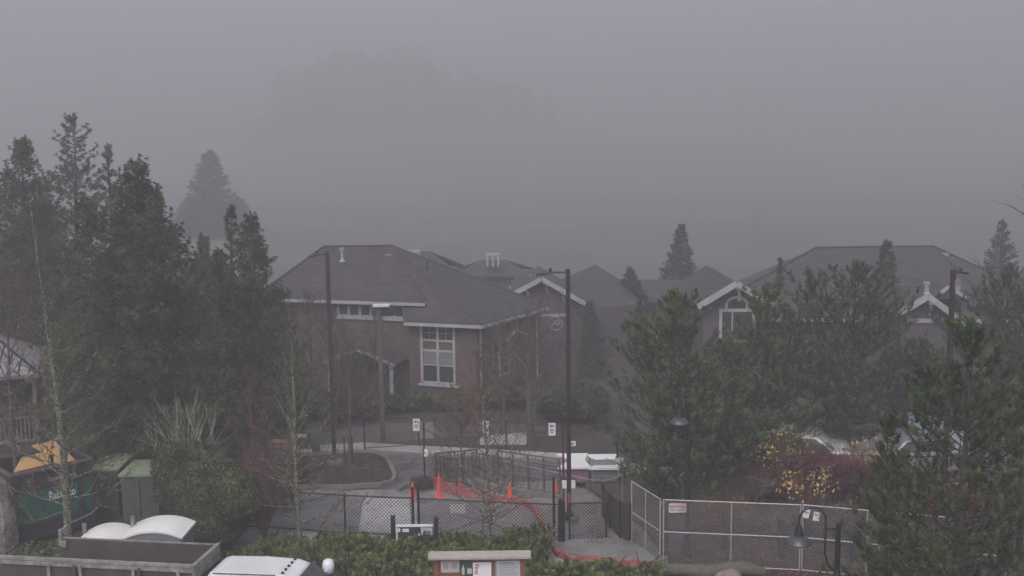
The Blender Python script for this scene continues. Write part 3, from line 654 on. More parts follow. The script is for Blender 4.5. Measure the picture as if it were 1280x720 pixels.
u, z = WB.hit(694, 404); em = MB(); em.tube([WB.pt(u, z, .08) + WB.u * (.36 * math.cos(t)) + Vector((0, 0, .36 * math.sin(t))) for t in np.linspace(0, 2 * math.pi, 21)], .03, 5); em.build('wreath', M_TRIM, B)
u, z = WB.hit(694, 404); em = MB()
for k_ in (-.14, .14): em.tube([WB.pt(u + k_, z + .05, .06) + WB.u * (.1 * math.cos(t)) + Vector((0, 0, .14 * math.sin(t))) for t in np.linspace(0, 2 * math.pi, 11)], .03, 4)
em.build('wreath_knot', M_TRIM, B)
for px, py in ((664, 349), (639, 364)):
    v = MB(); p = P(px, py + 6, 57); v.tube([p, p + Vector((0, 0, .45))], .05, 6); v.tube([p + Vector((0, 0, .45)), p + Vector((0, 0, .55))], .11, 6); v.build('roof_vent', M_TRIM, B)
# ---- far low roof right of it, far left roof, far chimneys
D = thing('low_roofed_house', 'low faint house between the two middle spruces', 'building', (9.5, 62, 0))
r_ = MB(); a0, a1, a2, a3 = P(775, 349, 63), P(872, 350, 63), P(920, 376, 60), P(762, 378, 60)
r_.slab([a0, a1, a2, a3], dn); r_.slab([a1, a1 + Vector((3, 7, -1.3)), a2], dn); r_.build('roof', M_ROOF2, D)
r_ = MB(); r_.box(((a2.x + a3.x) / 2, 62, a2.z / 2 - .1), (a2.x - a3.x - .6, 3, a2.z - .1)); r_.build('wall', M_SIDING, D)
E = thing('far_left_house', 'faint roof glimpsed between the big cedar and the narrow cedar', 'building', (-16.5, 52, 0))
r_ = MB(); a0, a1, a2, a3 = P(215, 322, 56), P(253, 330, 55), P(345, 366, 52), P(180, 366, 52)
r_.slab([a0, a1, a2, a3], dn); r_.build('roof', M_ROOF2, E)
r_ = MB(); r_.box(((a2.x + a3.x) / 2, 54, a2.z / 2 - .1), (a2.x - a3.x - .6, 3, a2.z - .1)); r_.build('wall', M_SIDING, E)
for nm, lb, x0, y0, x1, y1, Y in (('chimney_house', 'faint pale boxy chimney above the brick building roof', 509, 314, 525, 323, 64), ('cupola_house', 'faint white louvred cupola on a hidden roof far back', 608, 318, 624, 333, 72)):
    c = thing(nm, lb, 'building', (P((x0 + x1) / 2, y0, Y).x, Y + .5, 0))
    p0 = P(x0, y1, Y); p1 = P(x1, y0, Y); bx = MB(); wd = p1.x - p0.x; cx = (p0.x + p1.x) / 2
    for s_ in (-1, 0, 1): bx.box((cx + s_ * wd * .42, Y, (p0.z + p1.z) / 2), (wd * .13, .5, p1.z - p0.z))
    bx.box((cx, Y, p1.z), (wd * 1.05, .6, .14)); bx.build('chimney' if 'chim' in nm else 'cupola', M_TRIM, c)
    hb = MB(); z_ = p0.z; hb.box((cx, Y + 2, z_ * .4), (5, 4, z_ * .8)); hb.build('wall', M_SIDING, c)
    hb = MB(); hb.slab([(cx - 2.9, Y - .3, z_ * .8), (cx + 2.9, Y - .3, z_ * .8), (cx + .8, Y + 2, z_ + .25), (cx - .8, Y + 2, z_ + .25)], dn); hb.slab([(cx - .8, Y + 2, z_ + .25), (cx + .8, Y + 2, z_ + .25), (cx + 2.9, Y + 4.3, z_ * .8), (cx - 2.9, Y + 4.3, z_ * .8)], dn)
    hb.build('roof', M_ROOF2, c)
# ---- right building
C_ = thing('grey_building', 'grey sided building with broad hipped roof and two white trimmed gables', 'building', (15, 50, 0))
R1, R2 = P(1020, 307, 55), P(1166, 311, 55); R1.z = R2.z = (R1.z + R2.z) / 2
F1, F2 = G(865, 396, 3.3), G(1262, 399, 3.3)
B1, B2 = P(868, 374, 61), P(1262, 352, 62); 
R1a = R1 + Vector((-.9, -.3, -.45))
rc = MB()
for pl in ([F1, F2, R2, R1], [F1, R1, B1], [F2, B2, R2], [R1, R2, B2, B1]): rc.slab(pl, dn)
rcap = rc.build('roof', M_ROOF2, C_)
rv = MB()
for a, b in ((R1, R2), (R1, F1), (R2, F2), (R2, B2)): rv.tube([a + Vector((0, 0, .02)), b + Vector((0, 0, .02))], 0.06, 5)
rv.build('ridge_caps', M_ROOF, rcap)
gt = MB(); gt.bar(F1 + Vector((0, -.03, -.1)), F2 + Vector((0, -.03, -.1)), .1, .16); gt.build('gutter', M_TRIM, C_)
wc = MB(); wc.box(((F1.x + F2.x) / 2, (F1.y + F2.y) / 2 + .65, 1.55), (F2.x - F1.x - 1, .25, 3.1), math.atan2(F2.y - F1.y, F2.x - F1.x))
wc.box(((B1.x + B2.x) / 2, 60, 1.5), (B2.x - B1.x - 1.5, .3, 3.0))
def gable(pa, pl, pr, Yb, depth, ztrim=None):
    wc.slab([Vector((pl.x + .35, Yb, 0)), Vector((pr.x - .35, Yb, 0)), Vector((pr.x - .35, Yb, pr.z + .1)), Vector((pa.x, Yb, pa.z - .2)), Vector((pl.x + .35, Yb, pl.z + .1))], (0, .2, 0))
    wc.slab([Vector((pl.x + .36, Yb + .02, 0)), Vector((pl.x + .36, Yb + depth, 0)), Vector((pl.x + .36, Yb + depth, pl.z - .1)), Vector((pl.x + .36, Yb + .02, pl.z - .1))], (.15, 0, 0))
    bk = Vector((0, depth, 0)); r = MB(); r.slab([pl, pa, pa + bk, pl + bk], dn); r.slab([pa, pr, pr + bk, pa + bk], dn); r.build('gable_roof', M_ROOF2, C_)
    b = MB(); o_ = Vector((0, -.035, -.07)); b.bar(pl + o_, pa + o_ + Vector((0, 0, .02)), .06, .26); b.bar(pa + o_ + Vector((0, 0, .02)), pr + o_, .06, .26); b.build('bargeboard', M_TRIM, C_)
g1 = [P(921, 353, 45.2), P(872, 381, 45.2), P(966, 381, 45.2)]; g1[1].z = g1[2].z = (g1[1].z + g1[2].z) / 2
gable(*g1, 45.7, 7)
g2 = [P(1160, 369, 44.2), P(1124, 390, 44.2), P(1208, 404, 44.2)]; gable(*g2, 44.7, 7)
wc.build('wall', M_SIDING, C_)
WG1 = Wall((g1[1].x, 45.7), (g1[2].x, 45.7)); WG2 = Wall((g2[1].x, 44.7), (g2[2].x, 44.7))
def bracket(px, py, Y):
    k_ = MB(); p = P(px, py, Y); k_.box(p + Vector((0, -.2, 0)), (.2, .38, .24)); k_.bar(p + Vector((.05, -.3, -.1)), p + Vector((.1, -.05, -.62)), .13, .12); k_.build('bracket', M_TRIM, C_)
bracket(921, 358, 45.6); bracket(1160, 376, 44.6)
# arched window over a wide frame
uc, zc = WG1.hit(921, 381); ra = WG1.hit(934, 381)[0] - uc
arc = [(uc + ra * math.cos(t), zc + ra * .72 * math.sin(t)) for t in np.linspace(0, math.pi, 13)]
fa = MB(); fa.tube([WG1.pt(uc - ra, zc - .25, .05)] + [WG1.pt(u, z, .05) for u, z in arc[::-1]] + [WG1.pt(uc + ra, zc - .25, .05)], .075, 4)
u0, zt = WG1.hit(899, 388); u1, _ = WG1.hit(944, 388); zb = WG1.hit(900, 425)[1]
WG1.rect(fa, u0, u1, zt - .07, zt + .07, 0, .06); WG1.rect(fa, u0, u0 + .13, zb, zt - .07, 0, .055); WG1.rect(fa, u1 - .13, u1, zb, zt - .07, 0, .055); WG1.rect(fa, (u0 + u1) / 2 - .25, (u0 + u1) / 2 - .19, zb, zt - .07, 0, .05)
WG1.rect(fa, u0, u1, zb - .1, zb, 0, .055)
aw = fa.build('window', M_TRIM, C_)
ga = MB(); ga.slab([WG1.pt(u, z, .02) for u, z in arc] + [WG1.pt(uc - ra, zc - .25, .02), WG1.pt(uc + ra, zc - .25, .02)], (0, .015, 0)); WG1.rect(ga, u0 + .13, u1 - .13, zb, zt - .07, 0, .02); ga.build('pane', M_GLASS, aw)
u0, zt = WG2.hit(1131, 401); u1, _ = WG2.hit(1200, 401); tb = MB(); WG2.rect(tb, u0, u1, zt - .09, zt + .09, 0, .08); tb.build('band_board', M_TRIM, C_)
u0, zt = WG2.hit(1192, 406); zb = WG2.hit(1192, 425)[1]; tb = MB(); WG2.rect(tb, u0, u0 + .18, zb, zt, 0, .06); tb.build('corner_board', M_TRIM, C_)
rk = MB(); rk.bar(P(1186, 359, 47), P(1211, 374, 47), .08, .16); rk.bar(P(1186, 359, 47), P(1176, 366, 47), .08, .16)
rk.build('rear_bargeboard', M_TRIM, C_)
rk = MB(); a, b, c = P(1186, 359, 47.05), P(1211, 374, 47.05), P(1165, 374, 47.05); rk.slab([a, b, b + Vector((0, 4, 0)), a + Vector((0, 4, 0))], dn); rk.slab([a, c, c + Vector((0, 4, 0)), a + Vector((0, 4, 0))], dn); rk.slab([a, b, c], (0, .1, 0)); rk.build('rear_dormer', M_ROOF2, C_)
vent(1158, 368, 46.3, .45, .10, M_TRIM, C_, .15)
for px, py, Y in ((937, 356, 53), (946, 354, 53), (1150, 326, 53.5), (1176, 320, 54), (1180, 318, 54.2)):
    v = MB(); v.box(P(px, py, Y), (.4, .3, .16)); v.build('box_vent', M_GSTEEL, C_)

# ---- gazebo at the left edge
GZ = thing('gazebo', 'open gazebo with standing seam metal roof at the left edge', 'gazebo', (-18.5, 39, 0))
c0 = P(49, 467, 38); zq = c0.z; c1 = Vector((c0.x - 4.2, 36.6, zq)); c2 = Vector((c0.x - .6, 42.2, zq)); c3 = Vector((c1.x - .6, 40.8, zq)); apx = Vector((c0.x - 2.6, 39.6, zq + 1.35))
gr = MB()
for a, b in ((c1, c0), (c0, c2), (c2, c3), (c3, c1)): gr.slab([a, b, apx], (0, 0, -.07))
groof = gr.build('roof', M_MROOF, GZ)
sm = MB()
for i in range(1, 12):
    t = i / 12; q = c1.lerp(c0, t); tt = 1 - abs(t - .5) * 2
    dvec = (apx - (c1 + c0) / 2); sm.bar(q + Vector((0, 0, .03)), q + dvec * tt + Vector((0, 0, .03)), .035, .05)
sm.bar(c0, apx, .08, .08); sm.bar(c1, apx, .08, .08)
sm.build('roof_seams', M_BLACK, groof)
gt = MB(); gt.bar(c1 + Vector((0, 0, -.08)), c0 + Vector((0, 0, -.08)), .1, .12); gt.build('fascia', M_GWOOD, GZ)
for q in (c0 + Vector((-.35, .3, 0)), c1 + Vector((.4, .3, 0)), c2 + Vector((-.35, -.4, 0)), c3 + Vector((.4, -.4, 0))):
    p_ = MB(); p_.box((q.x, q.y, (zq - .1) / 2), (.14, .14, zq - .1)); p_.build('post', M_GWOOD, GZ)
rl = MB(); ya = c0.y + .25; xa = c0.x - .4; xb = c1.x + .4; yb = c1.y + .3
for z_ in (.45, 1.35): rl.bar((xb, yb, z_), (xa, ya, z_), .08, .08)
for i in range(26):
    t = (i + .5) / 26; rl.bar((xb + (xa - xb) * t, yb + (ya - yb) * t, .45), (xb + (xa - xb) * t, yb + (ya - yb) * t, 1.35), .04, .04)
rl.build('railing', M_GWOOD, GZ)
st = MB(); st.bar(P(-6, 533, 36.3), P(26, 561, 36.1), .08, .1); st.bar(P(-6, 556, 36), P(26, 547, 36.1), .3, .07); st.build('stair_rail', M_GWOOD, GZ)

# ---- low wall behind the left beds
def wallseg(name, lb, x0, x1, yt, Y, hh, m=M_CONC):
    a = P(x0, yt, Y); b = P(x1, yt, Y + .3); mb = MB(); mb.slab([Vector((a.x, a.y, 0)), Vector((b.x, b.y, 0)), Vector((b.x, b.y, hh)), Vector((a.x, a.y, hh))], (0, .25, 0))
    t = thing(name, lb, 'wall', ((a.x + b.x) / 2, Y, 0)); mb.build('wall_face', mat('dull_wall', (0.085, 0.078, 0.078), 0.85), t)
    c = MB(); c.bar(Vector((a.x, a.y + .12, hh + .03)), Vector((b.x, b.y + .12, hh + .03)), .34, .06); c.build('coping', m, t)
wallseg('low_wall', 'low grey wall with pale coping behind the green cabinets', 62, 150, 549, 36.5, P(100, 551, 36.5).z)
wallseg('low_wall', 'low grey wall with pale coping behind the rounded laurel hedge', 205, 268, 555, 36.5, P(230, 556, 36.5).z)

# ================================================================== CHAIN LINK
def chain(mb, a, b, z0, z1, pitch=0.1, r=0.005):
    a = Vector((a[0], a[1], 0)); b = Vector((b[0], b[1], 0)); L = (b - a).length; u = (b - a) / L; hh = z1 - z0
    n = Vector((u.y, -u.x, 0))
    k = int((L + hh) / pitch)
    for i in range(k + 1):
        s = i * pitch
        for sg in (1, -1):
            # line u = s - h  (sg=1) ; mirrored for -1, with h from 0 to hh
            h0 = max(0, s - L); h1 = min(hh, s)
            if h1 - h0 < 1e-3: continue
            ua, ub = s - h0, s - h1
            if sg < 0: ua, ub = L - ua, L - ub
            p = a + u * ua + Vector((0, 0, z0 + h0)) + n * (.003 * sg); q = a + u * ub + Vector((0, 0, z0 + h1)) + n * (.003 * sg)
            mb.tube([p, q], r, 3, cap=False)
def post(root, x, y, z0, z1, r, m, nm='post', cap=True):
    mb = MB(); mb.lathe((x, y, z0), [(r, 0), (r, z1 - z0)] + ([(r * 1.25, z1 - z0), (r * 1.1, z1 - z0 + r), (0.003, z1 - z0 + r * 1.6)] if cap else []), 10); return mb.build(nm, m, root, smooth=False)
# ---- black fence along the parking lot
fx = [(250, 656), (335, 661), (432, 668), (517, 672), (524, 672.5), (608, 677), (697, 681)]
bf = thing('black_chain_link_fence', 'low black chain link fence across the front of the parking lot', 'fence', G(520, 672))
ps = [G(x, y) for x, y in fx]; HF = 1.18
for i, p in enumerate(ps):
    if i in (0, 1, 2): post(bf, p.x, p.y, 0, HF + .02, .03, M_BLACK)
    elif i in (3, 4): post(bf, p.x, p.y, 0, HF + .28, .038, M_BLACK)
    elif i == 6: post(bf, p.x - .1, p.y, 0, HF + .75, .035, M_BLACK)
mm = MB(); rr = MB()
for i in range(len(ps) - 1):
    if i == 3: continue
    chain(mm, ps[i], ps[i + 1], .06, HF, .105, .0078)
    for z_ in (.05, HF): rr.tube([Vector((ps[i].x, ps[i].y, z_)), Vector((ps[i + 1].x, ps[i + 1].y, z_))], .022, 6)
mm.build('chain_mesh', M_BLACK, bf); rr.build('rail', M_BLACK, bf)
# white notice fixed on the fence
sg = MB(); pa_ = P(572, 636, ps[4].y - .12); sg.box(pa_, (.44, .02, .26)); 
tag(sg.build('fence_notice', M_WSIGN, None, pa_), 'blank white notice board fixed to the black fence left of the sapling', 'sign')
# gate
ga_, gb_ = G(712, 680), G(758, 678)
gate = thing('pedestrian_gate', 'black chain link pedestrian gate beside the tall lamp post', 'gate', ga_)
mm = MB(); chain(mm, ga_, gb_, .08, HF, .10, .0085); mm.build('chain_mesh', M_BLACK, gate)
rr = MB()
for z_ in (.07, HF): rr.tube([Vector((ga_.x, ga_.y, z_)), Vector((gb_.x, gb_.y, z_))], .024, 6)
for q in (ga_, gb_): rr.tube([Vector((q.x, q.y, .05)), Vector((q.x, q.y, HF + .02))], .026, 6)
rr.build('gate_frame', M_BLACK, gate); lt = MB(); lt.box((ga_.x - .06, ga_.y, .75), (.12, .06, .12)); lt.build('latch', M_BLACK, gate)
# thick bollard post beside it
q = G(702, 682); bo = MB(); bo.lathe(q, [(.10, 0), (.10, 1.28), (.085, 1.34), (.03, 1.37)], 14)
tag(bo.build('bollard', M_BLACK, None, q, smooth=False), 'thick round black bollard between the fence end and the gate', 'bollard')
# curved screened fence
cf = [G(764, 678), G(772, 679), G(790, 683)]
cfp = [P(762, 622, 29.6), P(770, 623, 29.7), P(788, 628, 29.3)]
sf = thing('screened_fence', 'black screened chain link fence curving back behind the gate', 'fence', cf[0])
path = [Vector((cf[2].x - .02, cf[2].y + .1, 0)), G(783, 682), G(776, 678), G(769, 673), G(763, 667), G(757, 659), G(752, 650)]
scr = MB(); rr = MB()
for i in range(len(path) - 1):
    a_, b_ = path[i], path[i + 1]
    scr.slab([Vector((a_.x, a_.y, .05)), Vector((b_.x, b_.y, .05)), Vector((b_.x, b_.y, 1.16)), Vector((a_.x, a_.y, 1.16))], (.012, .012, 0))
    rr.tube([Vector((a_.x, a_.y, 1.18)), Vector((b_.x, b_.y, 1.18))], .02, 6)
    if i in (0, 2, 4): post(sf, a_.x - .03, a_.y - .03, 0, 1.19, .026, M_BLACK)
scr.build('screen', M_SCREEN, sf); rr.build('rail', M_BLACK, sf)
rr = MB(); a_ = path[-1]; b_ = G(778, 641); rr.tube([Vector((a_.x, a_.y, 1.18)), Vector((b_.x, b_.y, 1.18))], .022, 6); rr.tube([Vector((b_.x, b_.y, 0)), Vector((b_.x, b_.y, 1.2))], .022, 6)
rr.build('end_rail', M_GALVD, sf)
# ---- far black fence on the sidewalk
ff = [(456, 566), (524, 561), (633, 566), (704, 571), (772, 577)]
fp = [G(x, y, .0) for x, y in ff]; hts = [1.22, 1.02, 1.14, .92, .8]
fb = thing('far_black_fence', 'thin black chain link fence along the far sidewalk', 'fence', fp[1])
rr = MB(); mm = MB()
tops_ = [P(456, 520, fp[0].y), P(525, 523, fp[1].y), P(633, 527, fp[2].y), P(704, 531, fp[3].y), P(772, 536, fp[4].y)]
for i, p in enumerate(fp): post(fb, p.x, p.y, 0, tops_[i].z + .03, .03, M_BLACK)
for i in range(len(fp) - 1):
    rr.tube([Vector((fp[i].x, fp[i].y, tops_[i].z)), Vector((fp[i + 1].x, fp[i + 1].y, tops_[i + 1].z))], .022, 5)
    rr.tube([Vector((fp[i].x, fp[i].y, .18)), Vector((fp[i + 1].x, fp[i + 1].y, .18))], .015, 4)
    chain(mm, fp[i], fp[i + 1], .18, min(tops_[i].z, tops_[i + 1].z), .16, .0035)
rr.build('rail', M_BLACK, fb); mm.build('chain_mesh', M_BLACK, fb)
def notice(px, py, Y, lb, wd=.26, hh=.47, grey=False):
    p = P(px, py, Y - .08); t = thing('notice_sign', lb, 'sign', p, 'white notices on the far fence')
    b = MB(); b.box(p, (wd, .015, hh)); b.build('board', M_WSIGN, t)
    k = MB()
    k.box(p + Vector((-wd * .14, -.012, hh * .26)), (wd * .26, .004, hh * .16)); k.box(p + Vector((wd * .14, -.012, hh * .25)), (wd * .22, .004, hh * .13))
    for j, (zz, ww) in enumerate(((0, .5), (-.13, .66), (-.25, .42))): k.box(p + Vector((0, -.012, hh * zz)), (wd * ww, .004, hh * .055))
    k.build('lettering', M_INK, t)
    k = MB()
    for s_ in (-1, 1): k.box(p + Vector((s_ * (wd / 2 + .012), 0, 0)), (.016, .02, hh + .04)); 
    k.box(p + Vector((0, 0, hh / 2 + .012)), (wd, .02, .016)); k.build('frame', M_BLACK, t)
notice(520.5, 531, fp[1].y, 'leftmost white notice on the far black fence beside the grey street sign')
notice(607, 534, fp[2].y, 'middle white notice on the far black fence behind the bare sapling')
notice(690, 536.5, fp[3].y, 'rightmost white notice on the far black fence left of the tall lamp post')
b = MB(); p = P(715, 554.5, fp[4].y - .1); b.box(p, (.26, .02, .18)); t_ = b.build('small_notice', M_WSIGN, None, p); tag(t_, 'small white square notice low on the far fence behind the lamp post', 'sign')
k = MB(); k.box(p + Vector((0, -.014, 0)), (.1, .004, .1)); k.build('symbol', M_INKG, t_)

# ---- galvanised temporary fence panels
def temp_panel(a, b, label, H_=1.84, signs=None, nm='temporary_fence'):
    a = Vector((a.x, a.y, 0)); b = Vector((b.x, b.y, 0)); L = (b - a).length; u = (b - a) / L
    t = thing(nm, label, 'fence', (a + b) / 2, 'galvanised temporary fence panels')
    fr = MB(); zb = .08
    for s_ in (0.0, 1.0):
        q = a.lerp(b, s_); fr.tube([q + Vector((0, 0, zb - .08)), q + Vector((0, 0, H_ + .02))], .021, 6)
    q = a.lerp(b, .5); fr.tube([q + Vector((0, 0, zb)), q + Vector((0, 0, H_))], .017, 6)
    for z_ in (zb, (H_ + zb) / 2, H_): fr.tube([a + Vector((0, 0, z_)), b + Vector((0, 0, z_))], .019, 6)
    fr.build('frame', M_GALV, t); m = MB(); chain(m, a, b, zb, H_, .09, .0055); m.build('chain_mesh', M_GALVD, t)
    return t
q0, q1, q2, q3, q4 = G(829, 708), G(999, 716), G(1165, 733), G(1350, 752), G(789.5, 681)
q00 = q0 + Vector((-.08, .05, 0))
temp_panel(q0, q1, 'galvanised mesh panel with red lettered sign near its left end'); temp_panel(q1 + Vector((.06, 0, 0)), q2, 'galvanised mesh panel behind the near gooseneck lamp'); temp_panel(q2, q3, 'galvanised mesh panel behind the near pine')
temp_panel(q4, q00, 'galvanised mesh panel standing at an angle right of the gate')
def rental_sign(c, lb, rot=0, part=None):
    t = thing('rental_sign', lb, 'sign', c, 'white fence hire signs')
    t.rotation_euler = (0, rot, 0)
    s_ = MB(); s_.box(c, (.46, .012, .25)); s_.build('board', mat('aged_sign_board', (.66, .60, .54), .5, var=.05), t)
    text('lettering', 'NATIONAL', .125, c + Vector((-.215, -.012, .0)), (1, 0, 0), (0, 0, 1), M_INKR, t, wscale=.70)
    text('small_lettering', 'RENT-A-FENCE', .062, c + Vector((-.205, -.012, -.075)), (1, 0, 0), (0, 0, 1), M_INKB, t, wscale=.95)
    return t
rental_sign(P(847, 635, q0.y - .06), 'fence hire sign reading NATIONAL on the galvanised fence')
c = P(1008, 642, q1.y - .1); t = thing('small_hire_sign', 'small tilted white sign with red lettering behind the near gooseneck lamp, left half', 'sign', c, 'white fence hire signs'); t.rotation_euler = (0, R(12), 0)
s_ = MB(); s_.box(c, (.16, .012, .23)); s_.build('board', M_WSIGN, t); text('lettering', 'NA', .10, c + Vector((-.07, -.012, .0)), (1, 0, 0), (0, 0, 1), M_INKR, t, wscale=.9)
c = P(1020.5, 645.5, q1.y - .1); t = thing('small_hire_sign', 'small tilted white sign with red lettering behind the near gooseneck lamp, right half', 'sign', c, 'white fence hire signs'); t.rotation_euler = (0, R(8), 0)
s_ = MB(); s_.box(c, (.16, .012, .23)); s_.build('board', M_WSIGN, t); text('lettering', 'AL', .09, c + Vector((-.07, -.012, .02)), (1, 0, 0), (0, 0, 1), M_INKR, t, wscale=.9)
# dark split rail fence behind
srp = [G(835, 700), G(910, 700), G(982, 708), G(1075, 716), G(1180, 728)]
sr = thing('split_rail_fence', 'dark wooden rail fence behind the galvanised panels', 'fence', srp[1] + Vector((0, .6, 0)))
for p in srp: mb = MB(); mb.box((p.x, p.y + .5, .55), (.15, .13, 1.1)); mb.build('post', M_DWOOD, sr)
mb = MB()
for i in range(len(srp) - 1):
    a_, b_ = srp[i], srp[i + 1]
    mb.bar((a_.x + .06, a_.y + .5, .62), (b_.x - .06, b_.y + .5, .60), .05, .14)
mb.build('rail', M_DWOOD, sr)

# ================================================================== LAMP POSTS
def lot_lamp(base, top, label, armdir, armlen, grp='tall parking lot lamp posts', m=M_BRONZE, w_=.125):
    b = Vector(base); root = thing('lamp_post', label, 'lamp post', b, grp)
    base_ = MB(); base_.lathe(b, [(.28, 0), (.28, .28), (.24, .32)], 16); base_.build('concrete_base', M_KERB, root)
    p = MB(); p.bar(b + Vector((0, 0, .3)), (b.x, b.y, top), w_, w_, (1, 0, 0)); p.box((b.x, b.y, .36), (.26, .26, .06)); p.build('pole', m, root)
    ad = Vector(armdir).normalized(); a = Vector((b.x, b.y, top - .10)) + ad * w_ * .5; e = a + ad * armlen * .45
    q = MB(); q.tube([a, e], .03, 6); q.build('arm', m, root)
    h = MB(); e2 = a + ad * armlen; h.bar(e - Vector((0, 0, .0)), e2 - Vector((0, 0, .05)), .26, .06); hd = h.build('lamp_head', m, root, bevel=.015)
    k = MB(); k.lathe(e + ad * .05 + Vector((0, 0, .03)), [(.045, 0), (.045, .08), (.02, .1)], 8); k.build('photocell', m, hd)
    return root
b = G(418.5, 585); lot_lamp(b, P(409, 314, b.y).z, 'tall bronze lamp post on the kerbed island', (-1, -.35, 0), .55)
b = G(711.5, 657); lot_lamp(b, P(707, 336, b.y).z, 'tall bronze lamp post behind the pedestrian gate', (-1, 0, 0), .86)
b = Vector((P(1187, 450, 30.5).x, 30.5, 0)); t = lot_lamp(b, P(1187, 337, 30.5).z, 'tall bronze lamp post at the right beside the grey building gable', (.85, .5, 0), .5)
k = MB(); k.box((b.x + .12, b.y, P(1189, 356, 30.5).z), (.16, .14, .3)); k.build('control_box', M_GSTEEL, t)
# brown short lamp post
b = G(479, 554); t = thing('brown_lamp_post', 'shorter brown lamp post with flat pale head in front of the brick building', 'lamp post', b)
zt = P(478, 385, b.y).z; p = MB(); p.bar(b, (b.x, b.y, zt), .17, .17, (1, 0, 0)); p.build('pole', mat('brown_post', (.12, .095, .07), .7, col2=(.075, .06, .048)), t)
p = MB(); p.box((b.x + .08, b.y, zt + .1), (.62, .4, .07)); p.build('lamp_head', M_WHITE, t)
p = MB(); p.box((b.x + .32, b.y - .1, zt - .12), (.5, .3, .3)); p.build('floodlight', M_BLACK, t)
def gooseneck(base, top, label, side):
    b = Vector(base); root = thing('gooseneck_lamp', label, 'street lamp', b, 'black gooseneck lamps')
    p = MB(); p.lathe(b, [(.12, 0), (.12, .25), (.075, .35), (.06, 1.0), (.055, top - b.z - 1.1), (.065, top - b.z - 1.1), (.065, top - b.z - 1.02), (.055, top - b.z - 1.0), (.055, top - b.z - .02), (.06, top - b.z), (.02, top - b.z + .03)], 12); p.build('pole', M_BLACK, root)
    x = b.x; s = side
    pts = [(x, b.y, top - 1.0), (x + s * .18, b.y, top - .85), (x + s * .25, b.y, top - .6), (x + s * .25, b.y, top + .0)]
    for a_ in np.linspace(0, math.pi, 11): pts.append((x + s * (.25 + .26 - .26 * math.cos(a_)), b.y, top + .1 + .24 * math.sin(a_)))
    pts.append((x + s * .77, b.y, top - .08))
    a = MB(); a.tube(pts, .021, 8); a.bar((x, b.y, top - .1), (x + s * .25, b.y, top - .1), .03, .03); a.build('curved_arm', M_BLACK, root, smooth=True)
    c = Vector((x + s * .77, b.y, top - .06))
    h = MB(); h.lathe(c, [(.035, .06), (.06, 0), (.085, -.13), (.10, -.17)], 16); h.build('fitting', M_BLACK, root)
    h = MB(); h.lathe(c, [(.10, -.17), (.14, -.18), (.255, -.30), (.26, -.32), (.25, -.325), (.13, -.22)], 24); h.build('lamp_shade', M_SHADE, root, smooth=True)
    g = MB(); g.lathe(c, [(.06, -.26), (.065, -.33), (.045, -.37), (.01, -.38)], 12); g.build('bulb', mat('frosted_bulb', (.35, .35, .37), .3), root, smooth=True)
    return root
b = P(1046, 720, 19.7); b.z = 0; gooseneck(b, P(1046, 655, 19.7).z, 'near black gooseneck lamp in front of the galvanised fence', -1)
b = G(859, 699); gooseneck(b, P(858, 503, b.y).z, 'far black gooseneck lamp in front of the large pine', -1).rotation_euler = (0, 0, R(62))

# ================================================================== CONES
def cone(px, py, hpx, label, proto=None, tall=False):
    g = G(px, py, .14 if tall is None else .0)
    return g
def make_cone(loc, h, label):
    t = thing('traffic_cone', label, 'cone', loc, 'orange traffic cones')
    c = MB(); w_ = h * .19 if h < .7 else h * .085; c.lathe(Vector(loc) + Vector((0, 0, .03)), [(w_, 0), (w_ * .93, .03), (w_ * .42, h * .68), (w_ * .26, h * .93), (w_ * .2, h - .03)], 16); c.build('cone_body', M_CONE, t, smooth=True)
    b = MB(); b.box(Vector(loc) + Vector((0, 0, .017)), ((h * .52, h * .52, .034) if h < .7 else (.3, .3, .034))); b.build('base', M_CONE, t)
    return t
for px, py, hp, z_, lb in ((516, 620, 18, 0, 'orange cone on the asphalt left of the small kerb, leftmost of all'), (549, 621, 34, 0.0, 'tallest narrow orange cone beside the red kerb'), (575, 613, 17, .14, 'orange cone on the ramp walk left of the sapling trunk'), (637.5, 621, 18, .14, 'orange cone on the ramp walk right of the sapling trunk'), (695, 619, 20, .14, 'orange cone at the foot of the ramp beside the lamp post')):
    g = G(px, py, z_); h = hp * g.y / F * 1.03; make_cone(g, h, lb)
g = G(712, 648, .14); dl = thing('delineator_post', 'slim red delineator post tucked beside the tall lamp post', 'delineator', g)
m_ = MB(); m_.lathe(g + Vector((-.02, -.25, 0)), [(.06, .03), (.055, .85), (.03, .93)], 12); m_.build('tube', mat('faded_red_tube', (.36, .06, .045), .6), dl); m_ = MB(); m_.lathe(g + Vector((-.02, -.25, 0)), [(.15, 0), (.15, .03)], 12); m_.build('base', M_CONEB, dl)

# ================================================================== RAMP RAILINGS
def railing(pts, label, ht=.95, posts=6, mid=3, bal=0, m=M_RAIL, dark=False):
    pts = [Vector(p) for p in pts]; t = thing('ramp_railing', label, 'railing', pts[0], 'grey ramp railings')
    r = MB(); pz = Vector((0, 0, 1))
    for i in range(len(pts) - 1):
        a, b = pts[i], pts[i + 1]
        r.tube([a + pz * ht, b + pz * ht], .032, 6); r.tube([a + pz * .12, b + pz * .12], .024, 5)
        for k in range(mid): zz = .12 + (ht - .12) * (k + 1) / (mid + 1); r.tube([a + pz * zz, b + pz * zz], .018, 4)
        for k in range(bal): q = a.lerp(b, (k + .5) / bal); r.tube([q + pz * .12, q + pz * ht], .016, 4)
    r.build('rails', m, t)
    for i in range(len(pts) - 1):
        n_ = posts
        for k in range(n_ + (1 if i == len(pts) - 2 else 0)):
            q = pts[i].lerp(pts[i + 1], k / n_); mb = MB(); mb.tube([q, q + pz * (ht + .01)], .03, 6); mb.build('post', m, t)
    return t
zr_ = .14
